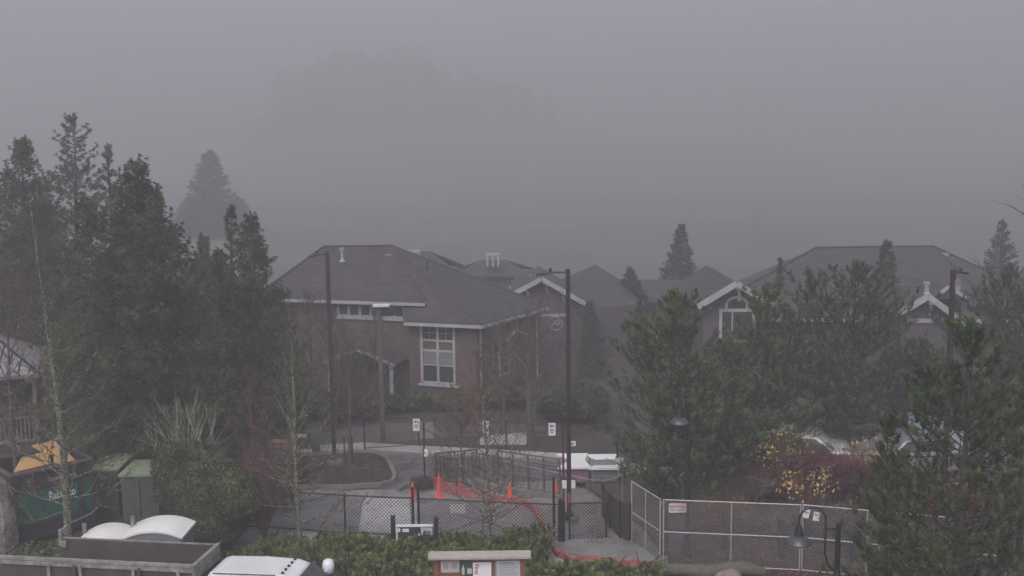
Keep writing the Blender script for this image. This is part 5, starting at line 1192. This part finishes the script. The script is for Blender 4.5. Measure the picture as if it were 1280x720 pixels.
def boulder(px, py, r, label):
    c = G(px, py, .1); m_ = MB(); m_.lathe((0, 0, 0), [(r * math.sin(math.pi * i / 8), -r * .7 * math.cos(math.pi * i / 8)) for i in range(9)], 14)
    for i, v in enumerate(m_.v): k = 1 + .12 * math.sin(v.x * 9 + v.y * 7) + .08 * math.sin(v.z * 13 + v.x * 5); m_.v[i] = c + Vector((v.x * 1.5 * k, v.y * k, v.z * k))
    tag(m_.build('boulder', M_STONE, None, c, smooth=True), label, 'boulder')
boulder(905, 719, .26, 'pale rounded boulder beside the fallen log')

# ================================================================== TREES
def gb(px, Y): return Vector((P(px, 400, Y).x, Y, 0))
def ctree(px, ytop, Y, rpx, **kw):
    b = gb(px, Y); h = P(px, ytop, Y).z; return b, h, rpx * Y / F
GP = 'shore pines beyond the fence'
def pinet(px, yt, Y, rpx, seed, label, m=M_PINE, nt=2600, k=12, nb=130, name='pine_tree', bx=None, **kw):
    b, h, r = ctree(px, yt, Y, rpx)
    if bx is not None: b = gb(bx, Y)
    return conifer(name, label, 'tree', b, h, r, kw.pop('kind', 'pine'), seed, m, nt=nt, k=k, nb=nb, **kw)
pinet(843, 366, 30.6, 108, 11, 'large pine in front of the far gooseneck lamp', nt=3000, k=19, nb=260, L=.125, W=.021, pw=.62, tops=4, z0=.09, group=GP)
pinet(962, 358, 35, 82, 12, 'bushy pine between the large pine and the slender trunked pine', nt=2500, k=18, nb=210, L=.13, W=.024, pw=.66, tops=3, z0=.08, group=GP)
pinet(1066, 333, 35.5, 104, 13, 'rounded pine with clear dark trunk in front of the grey building', m=M_PINEB, nt=3000, k=18, nb=240, L=.13, W=.024, pw=.50, tops=5, z0=.17, group=GP)
pinet(910, 430, 33, 60, 14, 'low pine filling the gap behind the large pine', nt=2600, k=12, L=.15, W=.022, pw=.6, z0=.08, group=GP)
pinet(1258, 336, 34.5, 100, 15, 'hazy pine at the right edge behind the near pine', m=M_PINEB, nt=2500, k=18, nb=200, L=.13, W=.024, pw=.45, tops=5, z0=.12, group=GP)
pinet(1150, 430, 37, 55, 16, 'low hazy pine between the rounded pine and the right lamp post', m=M_PINEB, nt=2200, k=12, L=.16, W=.024, pw=.6, group=GP)
pinet(1212, 402, 19.6, 175, 17, 'near dark green pine at the right foreground', m=M_PINEN, nt=2700, k=30, nb=220, L=.095, W=.0135, pw=.72, tops=4, z0=.12, name='near_pine_tree')
pinet(1118, 520, 21.4, 52, 18, 'smaller near pine leaning on the left of the foreground pine', m=M_PINEN, nt=900, k=28, nb=75, L=.095, W=.0135, pw=.8, z0=.05, name='near_pine_tree')
pinet(1290, 470, 21.0, 80, 19, 'near pine cut off by the right edge', m=M_PINEN, nt=1000, k=28, nb=85, L=.095, W=.0135, pw=.8, z0=.05, name='near_pine_tree')
# left evergreens
pinet(36, 174, 42.5, 118, 21, 'tall ragged cedar at the far left', m=M_CEDAR, kind='cedar', nt=15000, k=9, nb=560, L=.18, W=.045, pw=.78, tops=4, z0=.03, name='cedar_tree')
pinet(186, 202, 33.5, 142, 22, 'broad dark cedar above the green cabinets', m=M_CEDAR, kind='cedar', nt=24000, k=9, nb=720, L=.17, W=.042, pw=.72, tops=4, z0=.03, name='cedar_tree')
pinet(104, 142, 50, 62, 23, 'hazy hemlock with drooping tips behind the two cedars', m=M_CEDAR, kind='fir', nt=4200, k=9, nb=300, L=.22, W=.05, pw=.55, tops=3, z0=.03, name='hemlock_tree')
pinet(152, 178, 47, 44, 24, 'slim hazy spire behind the broad cedar', m=M_CEDAR, kind='fir', nt=2200, k=9, nb=150, L=.18, W=.045, pw=.8, z0=.03, name='hemlock_tree')
pinet(322, 264, 36.5, 84, 25, 'narrow pointed cedar left of the brick building', m=M_CEDAR, kind='cedar', nt=12000, k=9, nb=460, L=.16, W=.038, pw=.82, tops=2, z0=.03, name='cedar_tree')
pinet(296, 257, 40, 30, 26, 'thin hazy fir just left of the narrow cedar', m=M_FIR, kind='fir', nt=1800, k=9, nb=130, L=.17, W=.045, pw=.8, z0=.03, name='fir_tree')
pinet(262, 430, 33, 50, 27, 'low bushy cedar behind the pale bare shrub', m=M_CEDAR, kind='cedar', nt=3200, k=9, L=.18, W=.045, pw=.5, z0=.03, name='cedar_tree')
pinet(106, 330, 37.5, 80, 28, 'shorter cedar filling the gap between the two large cedars', m=M_CEDAR, kind='cedar', nt=4500, k=9, nb=200, L=.18, W=.045, pw=.5, tops=3, z0=.03, name='cedar_tree')
pinet(66, 250, 46, 78, 29, 'hazy cedar filling the gap behind the far left cedar', m=M_CEDAR, kind='cedar', nt=9000, k=9, nb=380, L=.2, W=.05, pw=.75, tops=3, z0=.03, name='cedar_tree')
pinet(262, 296, 44, 50, 30, 'hazy low cedar between the broad cedar and the thin fir', m=M_CEDAR, kind='cedar', nt=5000, k=9, nb=260, L=.18, W=.045, pw=.75, tops=2, z0=.03, name='cedar_tree')
# faint spruces around the buildings
GS = 'hazy spruces near the buildings'
pinet(849, 281, 70, 36, 31, 'tallest hazy spruce above the large pine', m=M_FIR, kind='fir', nt=5200, k=8, nb=300, L=.17, W=.045, pw=1.0, z0=.04, name='spruce_tree', group=GS)
pinet(788, 334, 60, 38, 32, 'hazy spruce left of the large pine', m=M_FIR, kind='fir', nt=8000, k=8, nb=300, L=.10, W=.032, pw=1.05, z0=.04, name='spruce_tree', group=GS)
pinet(1107, 301, 48.5, 34, 33, 'faint spruce in front of the grey building roof', m=M_FIR, kind='fir', nt=2000, k=9, nb=150, L=.2, W=.045, pw=.8, z0=.04, name='spruce_tree', group=GS)
pinet(1246, 275, 64, 44, 34, 'hazy spruce right of the grey building', m=M_FIR, kind='fir', nt=8000, k=8, nb=300, L=.10, W=.032, pw=1.055, z0=.04, name='spruce_tree', group=GS)
pinet(974, 323, 50, 12, 35, 'thin faint spire in front of the grey building hip', m=M_FIR, kind='fir', nt=500, k=9, nb=60, L=.18, W=.04, pw=.8, z0=.04, name='spruce_tree', group=GS)
pinet(738, 376, 50, 30, 36, 'dim small spruce right of the gabled house', m=M_FIR, kind='fir', nt=2200, k=9, nb=240, L=.11, W=.034, pw=1.0, z0=.04, name='spruce_tree', group=GS)
# far forest
def hillz(x, Y):
    t = min(1, max(0, (Y - 270) / 235)); t = t * t * (3 - 2 * t); a_ = x / Y
    return t * (13 + 20 * math.exp(-((a_ + .10) / .13) ** 2) + 5 * math.sin(a_ * 9 + 1) + 1.5 * math.sin(a_ * 31)) * (1 if a_ > -.24 else max(.45, 1 - (-.24 - a_) * 6))
V_ = []; F_ = []; nx_, ny_ = 90, 40
for j in range(ny_ + 1):
    for i in range(nx_ + 1):
        Y = 200 + 380 * j / ny_; x = (i / nx_ - .5) * 2 * min(480, Y * 1.1); V_.append((x, Y, hillz(x, Y) + (-.3 if j == 0 else 0.02) + .3 * math.sin(i * 2.1) * math.sin(j * 1.7) * (j > 2)))
for j in range(ny_):
    for i in range(nx_): q = j * (nx_ + 1) + i; F_.append((q, q + 1, q + nx_ + 2, q + nx_ + 1))
hb_ = MB(); hb_.add(V_, F_); tag(hb_.build('hill', mat('wooded_hill', (.10, .10, .095), .95, col2=(.07, .07, .067), scale=.08), smooth=True), kind='structure')
FG = 'faint forest conifers in the fog'
fps = [conifer('forest_conifer', 'x', 'tree', (0, 300, 0), 22, 5.2, 'fir', 41 + i, M_FIR, nt=4200, k=6, nb=260, L=1.0, W=.30, pw=.75, tops=1 + (i == 2), z0=.03) for i in range(3)]
ORD = ['first', 'second', 'third', 'fourth', 'fifth', 'sixth', 'seventh', 'eighth', 'ninth', 'tenth', 'eleventh', 'twelfth', 'thirteenth', 'fourteenth', 'fifteenth', 'sixteenth', 'seventeenth', 'eighteenth', 'nineteenth', 'twentieth', 'twenty-first', 'twenty-second', 'twenty-third', 'twenty-fourth', 'twenty-fifth', 'twenty-sixth', 'twenty-seventh', 'twenty-eighth', 'twenty-ninth', 'thirtieth']
rf_ = random.Random(3); cnt = 0
rows = [('nearest faint', 430, 30), ('second faint', 450, 26), ('middle faint', 470, 26), ('fourth faint', 490, 26), ('farthest faint', 515, 26)]
for row, Yr, step in rows:
    lst = []
    px = 318 + rf_.uniform(0, 75)
    while px < 700: lst.append(px); px += step * rf_.uniform(.7, 1.35)
    for j, px in enumerate(lst[:30]):
        Y = Yr + rf_.uniform(-12, 12); g_ = gb(px, Y); zz = hillz(g_.x, Y); s_ = rf_.uniform(.7, 1.3) * (.7 if px < 355 else 1.15 if px < 500 else max(.45, 1.15 - (px - 500) * .0035))
        loc = (g_.x, Y, zz - .3); rz_ = rf_.uniform(0, 6); sr = s_ * rf_.uniform(.9, 1.25)
        if cnt < 3: c = fps[cnt]; c.location = loc; c.rotation_euler = (0, 0, rz_); c.scale = (sr, sr, s_)
        else: c = copy_tree(fps[cnt % 3], None, loc, rz_, (sr, sr, s_))
        c['label'] = f'{row} forest conifer row, {ORD[j]} from the left'; c['group'] = FG; cnt += 1
for px, yt, Y, r_, lb in ((272, 190, 138, 4.0, 'lone tall faint conifer between the broad cedar and the narrow cedar'), (244, 246, 142, 2.9, 'shorter faint conifer left of the lone tall one'), (302, 246, 142, 2.9, 'shorter faint conifer right of the lone tall one')):
    h = P(px, yt, Y).z; c = copy_tree(fps[cnt % 3], None, gb(px, Y), 1.0, (r_ / 5.2, r_ / 5.2, h / 22)); c['label'] = lb; c['group'] = FG; cnt += 1

# bare trees
bare_tree('lichened_sapling', 'tall lichen covered bare tree in front of the dumpster', 'tree', gb(64, 25.6), P(44, 238, 25.6).z, 2.1, 51, M_LBARK, M_LTWIG, z0=.16, nb=62, lich=5500, el=(.25, 1.15), sub=7, trunkr=.0115, lean=-.25, twr=.0065, pw=1.0, lz=.68)
bare_tree('lichened_sapling', 'lichen covered bare tree behind the left end of the pine hedge', 'tree', gb(366, 27.2), P(355, 368, 27.2).z, 2.0, 52, M_LBARK, M_LTWIG, z0=.14, nb=56, lich=4200, el=(.3, 1.15), sub=7, trunkr=.0105, lean=-.2, twr=.0065, pw=.95, lz=.62)
bare_tree('lichened_sapling', 'slender lichen covered bare tree behind the wooden kiosk', 'tree', gb(606, 26.2), P(603, 425, 26.2).z, 2.1, 53, M_LBARK, M_RTWIG, z0=.20, nb=64, lich=2000, el=(.35, 1.1), sub=5, trunkr=.010, lean=-.04, twr=.0065, pw=.85, lz=.5)
b = G(578, 594, .14); bare_tree('small_bare_tree', 'small umbrella shaped bare tree by the ramp', 'tree', b, P(578, 532, b.y).z, 1.5, 54, M_GBARK, M_RTWIG, z0=.55, nb=26, el=(.25, .6), sub=7, trunkr=.022, twr=.008, pw=.15)
b = G(437, 582, .19); bare_tree('island_bare_tree', 'bare tree standing between stakes on the island', 'tree', b, P(437, 425, b.y).z, 1.5, 55, M_GBARK, M_GBARK, z0=.3, nb=30, el=(.5, 1.1), sub=6, trunkr=.014, twr=.009, pw=.6)
b = gb(385, 43); bare_tree('hazy_bare_tree', 'hazy bare tree before the left end of the brick building', 'tree', b, 5.2, 2.0, 56, M_GBARK, M_GBARK, z0=.25, nb=34, el=(.4, 1.1), sub=7, trunkr=.016, twr=.011, pw=.5)
b = gb(466, 42.5); bare_tree('hazy_bare_tree', 'hazy bare tree in front of the porch', 'tree', b, 4.3, 1.6, 57, M_GBARK, M_GBARK, z0=.25, nb=30, el=(.4, 1.1), sub=7, trunkr=.014, twr=.011, pw=.5)
b = G(664, 560); bare_tree('thick_bare_tree', 'thick trunked bare tree right of the brick building', 'tree', b, P(660, 405, b.y).z, 2.6, 58, M_GBARK, M_GBARK, z0=.32, nb=30, el=(.3, 1.1), sub=7, trunkr=.036, twr=.010, pw=.35)
b = gb(415, 41); bare_tree('hazy_bare_tree', 'hazy bare tree just right of the island lamp post pole', 'tree', b, 4.6, 1.7, 64, M_GBARK, M_GBARK, z0=.25, nb=36, el=(.4, 1.1), sub=7, trunkr=.014, twr=.011, pw=.5)
b = gb(628, 42); bare_tree('hazy_bare_tree', 'hazy bare tree against the side wall of the brick building', 'tree', b, 4.0, 1.6, 65, M_GBARK, M_GBARK, z0=.25, nb=30, el=(.4, 1.1), sub=7, trunkr=.014, twr=.010, pw=.5)
b = gb(720, 43); bare_tree('hazy_bare_tree', 'hazy bare tree behind the central lamp post', 'tree', b, 4.4, 1.7, 59, M_GBARK, M_GBARK, z0=.25, nb=26, el=(.4, 1.1), sub=7, trunkr=.016, twr=.011, pw=.5)
b = gb(310, 32); bare_tree('reddish_bare_tree', 'reddish bare tree in front of the narrow cedar', 'tree', b, P(310, 480, 32).z, 1.5, 60, M_RTWIG, M_RTWIG, z0=.15, nb=30, el=(.5, 1.1), sub=7, trunkr=.012, twr=.0065, pw=.4)
b = gb(10, 29.5); bare_tree('reddish_bare_tree', 'reddish bare tree at the left edge beside the gazebo', 'tree', b, P(10, 350, 29.5).z, 1.9, 61, M_GBARK, M_RTWIG, z0=.3, nb=34, el=(.4, 1.1), sub=7, trunkr=.010, twr=.0065, pw=.4)
b = gb(1392, 23); bare_tree('edge_bare_tree', 'bare tree reaching in from beyond the right edge', 'tree', b, P(1320, 150, 23).z, 2.9, 62, M_GBARK, M_GBARK, z0=.45, nb=18, el=(.5, 1.0), sub=5, trunkr=.013, twr=.006, pw=.3)
# multi stemmed pale shrub
def vase(name, label, base, h, r, seed, m, n=34):
    rng = np.random.default_rng(seed); base = Vector(base); t = thing(name, label, 'shrub', base); mb = MB(); b = np.array(base)
    for i in range(n):
        az = rng.uniform(0, 6.28); rr = r * rng.uniform(.25, 1.0); hh = h * rng.uniform(.8, 1.05) * (1 - .15 * rr / r)
        pts = [b + np.array([math.cos(az) * rr * s ** 1.3, math.sin(az) * rr * s ** 1.3, hh * s]) + rng.normal(0, .03, 3) * s * h * .4 for s in np.linspace(0, 1, 6)]
        mb.tube(pts, [.022, .018, .014, .010, .007, .003], 4, cap=False)
        for _ in range(6):
            j = rng.integers(2, 5); p = pts[j]; d = (pts[j + 1] - pts[j - 1]); d /= np.linalg.norm(d); d = d + rn(rng, 1)[0] * .6
            mb.tube([p, p + d * h * .12, p + d * h * .2 + np.array([0, 0, .04])], [.009, .006, .003], 3, cap=False)
    mb.build('stems', m, t); return t
vase('pale_bare_shrub', 'pale many stemmed bare shrub behind the rounded laurel hedge', gb(222, 30.6), P(222, 494, 30.6).z, 1.35, 71, M_PTWIG, 26)
vase('red_twig_shrub', 'reddish twiggy bare shrub right of the rounded laurel hedge', gb(318, 28.3), P(318, 560, 28.3).z, 1.0, 72, M_RTWIG, 46)
vase('red_twig_shrub', 'reddish bare stems rising above the far right bed', gb(1140, 30.5), P(1140, 570, 30.5).z, 1.6, 73, M_RTWIG, 40)

# ================================================================== HEDGES AND SHRUBS
shrub('laurel_hedge', 'large rounded dark laurel hedge beside the portable toilets', 'hedge', gb(258, 28.0), 1.75, 1.5, P(250, 574, 27.6).z, 81, M_LAUREL, n=36000, size=.042, lumps=10)
shrub('laurel_hedge', 'flat topped laurel hedge strip under the pale bare shrub', 'hedge', gb(225, 30.0), 1.35, .9, P(225, 552, 29.6).z, 82, M_LAUREL, n=20000, size=.042, lumps=6)
shrub('dark_shrub', 'dark low shrub between the cabinets and the low wall', 'shrub', gb(125, 34), 1.3, .8, 1.2, 83, M_LAUREL, n=4000, size=.06)
shrub('dark_shrub', 'dark ragged shrub below the dumpster behind the truck', 'shrub', gb(30, 26.6), 1.5, .6, .9, 84, M_LAUREL, n=4500, size=.05)
shrub('dark_shrub', 'dark shrub in front of the green cabinets', 'shrub', gb(150, 28.0), 1.1, .6, .55, 85, M_LAUREL, n=4500, size=.05)
shrub('dark_shrub', 'dark bushy undergrowth left of the island', 'shrub', gb(326, 31.5), 1.1, 1.0, 1.5, 86, M_BRUSH, n=6500, size=.05, stems=(M_RTWIG, 60, 1.3))
shrub('brown_shrub', 'small round brown shrub beside the tallest cone', 'shrub', G(530, 612, .02), .5, .35, .48, 87, M_BRUSH, n=2200, size=.022, stems=(M_GBARK, 60, 1.1))
shrub('brown_shrub', 'brown tangled bush behind the lichen covered tree near the island', 'shrub', gb(335, 33.5), 1.6, 1.0, 1.4, 88, M_BRUSH, n=6500, size=.05, stems=(M_RTWIG, 60, 1.3))
shrub('building_shrub', 'dark clipped shrub under the tall window of the brick building', 'shrub', gb(560, 43.6), 2.1, .8, .85, 89, M_LAUREL, n=5500, size=.07)
shrub('building_shrub', 'dark shrub by the porch of the brick building', 'shrub', gb(500, 43.5), 1.3, .8, .9, 90, M_LAUREL, n=4500, size=.07)
shrub('building_shrub', 'brown hazy shrub at the corner of the brick building', 'shrub', gb(630, 44), 1.7, .9, 1.0, 91, M_BRUSH, n=4500, size=.07)
shrub('building_shrub', 'hazy dark shrub right of the thick bare tree', 'shrub', gb(725, 41.5), 2.0, 1.0, 1.7, 92, M_FIR, n=7000, size=.08)
shrub('building_shrub', 'hazy brown shrub before the left wall of the brick building', 'shrub', gb(410, 42), 2.2, 1.0, 1.3, 93, M_BRUSH, n=6500, size=.07, stems=(M_GBARK, 60, 1.6))
shrub('building_shrub', 'hazy dark shrub below the grey building wall', 'shrub', gb(1170, 41), 2.2, 1.2, 2.2, 94, M_FIR, n=7000, size=.08)
# red, orange and yellow shrubs on the right
GR = 'red leaved shrubs in the right bed'
for px, Y, rx, hh, sd_, lb in ((1030, 32.5, 1.5, 1.35, 101, 'red leaved shrub below the slender trunked pine'), (1085, 31.0, 1.5, 1.5, 102, 'red leaved shrub right of the slender trunked pine'), (1135, 29.5, 1.4, 1.5, 103, 'red leaved shrub just left of the near pine'), (1200, 28.5, 1.6, 1.5, 104, 'red leaved shrub seen through the near pine'), (1265, 28.0, 1.5, 1.4, 105, 'red leaved shrub at the right edge'), (975, 31.8, 1.1, .95, 106, 'low red leaved shrub under the yellow leaved one')):
    shrub('red_shrub', lb, 'shrub', gb(px, Y), rx, .9, hh, sd_, M_RED, n=5200, size=.035, group=GR, mcore=M_BRUSH, stems=(M_RTWIG, 90, .98))
for px, Y, rx, hh, sd_, n_, lb in ((985, 33.2, 1.5, 2.1, 111, 420, 'yellow leaved shrub between the large pine and the parked cars'), (1015, 31.0, 1.2, 1.25, 112, 260, 'sparse yellow leaves over the red shrub'), (1085, 32.8, 1.6, 1.7, 113, 240, 'pale yellow leaved shrub in front of the silver car'), (905, 28.9, 1.3, 1.3, 114, 300, 'orange leaved shrub behind the first galvanised panel'), (1190, 29.6, 1.5, 1.9, 115, 120, 'yellow leaved shrub glimpsed through the near pine')):
    shrub('yellow_shrub' if 'orange' not in lb else 'orange_shrub', lb, 'shrub', gb(px, Y), rx, .7, hh, sd_, M_YEL if 'orange' not in lb else M_ORG, n=n_ * (1 if 'orange' not in lb else 7), size=.058 if 'orange' not in lb else .035, core=False, stems=(M_RTWIG, 70, 1.0))
for px, Y, rx, hh, sd_, m__, lb in ((930, 31.0, 1.4, 1.1, 121, M_BRUSH, 'brown undergrowth behind the galvanised panel centre'), (875, 30.2, 1.0, 1.0, 122, M_PINE, 'green undergrowth below the large pine'), (960, 28.8, 1.2, .7, 123, M_BRUSH, 'brown undergrowth beside the dark rail fence'), (1040, 28.6, 1.3, .9, 124, M_BRUSH, 'brown undergrowth behind the near gooseneck lamp'), (1110, 27.8, 1.3, .9, 125, M_BRUSH, 'brown undergrowth left of the near pine foot'), (950, 33.8, 1.5, 1.75, 126, M_PINE, 'dark green undergrowth left of the yellow shrub'), (1012, 34.0, 1.0, 1.25, 127, M_PINE, 'dark green undergrowth hiding the lower half of the white car')):
    shrub('undergrowth_shrub', lb, 'shrub', gb(px, Y), rx, .8, hh, sd_, m__, n=4200 if m__ is M_BRUSH else 12000, size=.04, stems=(M_RTWIG, 60, 1.25) if m__ is M_BRUSH else None, group='undergrowth in the right bed')
# mugo pine hedge: separate shrubs
protos = []
for i in range(3):
    pr_ = shrub('mugo_pine', 'x', 'shrub', (0, 0, 0), .85, .75, 1.0, 130 + i, M_MUGO, n=330, style='needle', k=18, L=.085, W=.015, lumps=9, group='mugo pines forming the front hedge', mcore=mat('mugo_shade_core', (.035, .038, .022), .95))  # core colour kept dark to paint the shade between the tufts
    protos.append(pr_)
rng = np.random.default_rng(77); cnt = 0
rowsY = [(27.0, 300, 800, 15, .86, 'back'), (26.0, 285, 810, 15, .92, 'second'), (24.9, 300, 815, 14, 1.0, 'third'), (23.7, 420, 805, 11, 1.0, 'front')]
for Y, xa_, xb_, n_, hs_, rw in rowsY:
    for i in range(n_):
        px = xa_ + (xb_ - xa_) * (i + .5 + rng.uniform(-.2, .2)) / n_
        if rw == 'front' and 535 < px < 668 and False: continue
        src = protos[cnt % 3]; used = cnt < 3
        loc = gb(px, Y + rng.uniform(-.15, .15)); s = rng.uniform(.85, 1.12)
        hz = hs_ * rng.uniform(.8, 1.12)
        hz *= .86
        if 680 < px and rw in ('back', 'second'): continue
        if px > 690: hz *= (.95 if px < 745 else .75)
        if used: o = src; o.location = loc; o.rotation_euler = (0, 0, rng.uniform(0, 6)); o.scale = (s, s, hz)
        else: o = copy_tree(src, None, loc, rng.uniform(0, 6), (s, s, hz))
        near = 'below the black fence' if px < 470 else 'by the map board' if px < 560 else 'near the kiosk' if px < 670 else 'near the red kerb'
        ordn = ['first', 'second', 'third', 'fourth', 'fifth', 'sixth', 'seventh', 'eighth', 'ninth', 'tenth', 'eleventh', 'twelfth', 'thirteenth', 'fourteenth', 'fifteenth'][i]
        o['label'] = f'mugo pine {near}, {ordn} from the left in the {rw} row'
        cnt += 1

# ================================================================== HAZE
hz = MB(); hz.box((0, 265, 32.0), (1000, 670, 66)); ho = hz.build('haze', bpy.data.materials.new('haze'))
hm = ho.data.materials[0]; hm.use_nodes = True; n = hm.node_tree; n.nodes.remove(n.nodes['Principled BSDF'])
pv = n.nodes.new('ShaderNodeVolumePrincipled'); pv.inputs['Density'].default_value = HAZE; pv.inputs['Color'].default_value = (0.62, 0.613, 0.642, 1); pv.inputs['Anisotropy'].default_value = 0.2
n.links.new(pv.outputs[0], n.nodes['Material Output'].inputs['Volume']); tag(ho, 'pale grey fog filling the whole place', None, None, 'stuff')
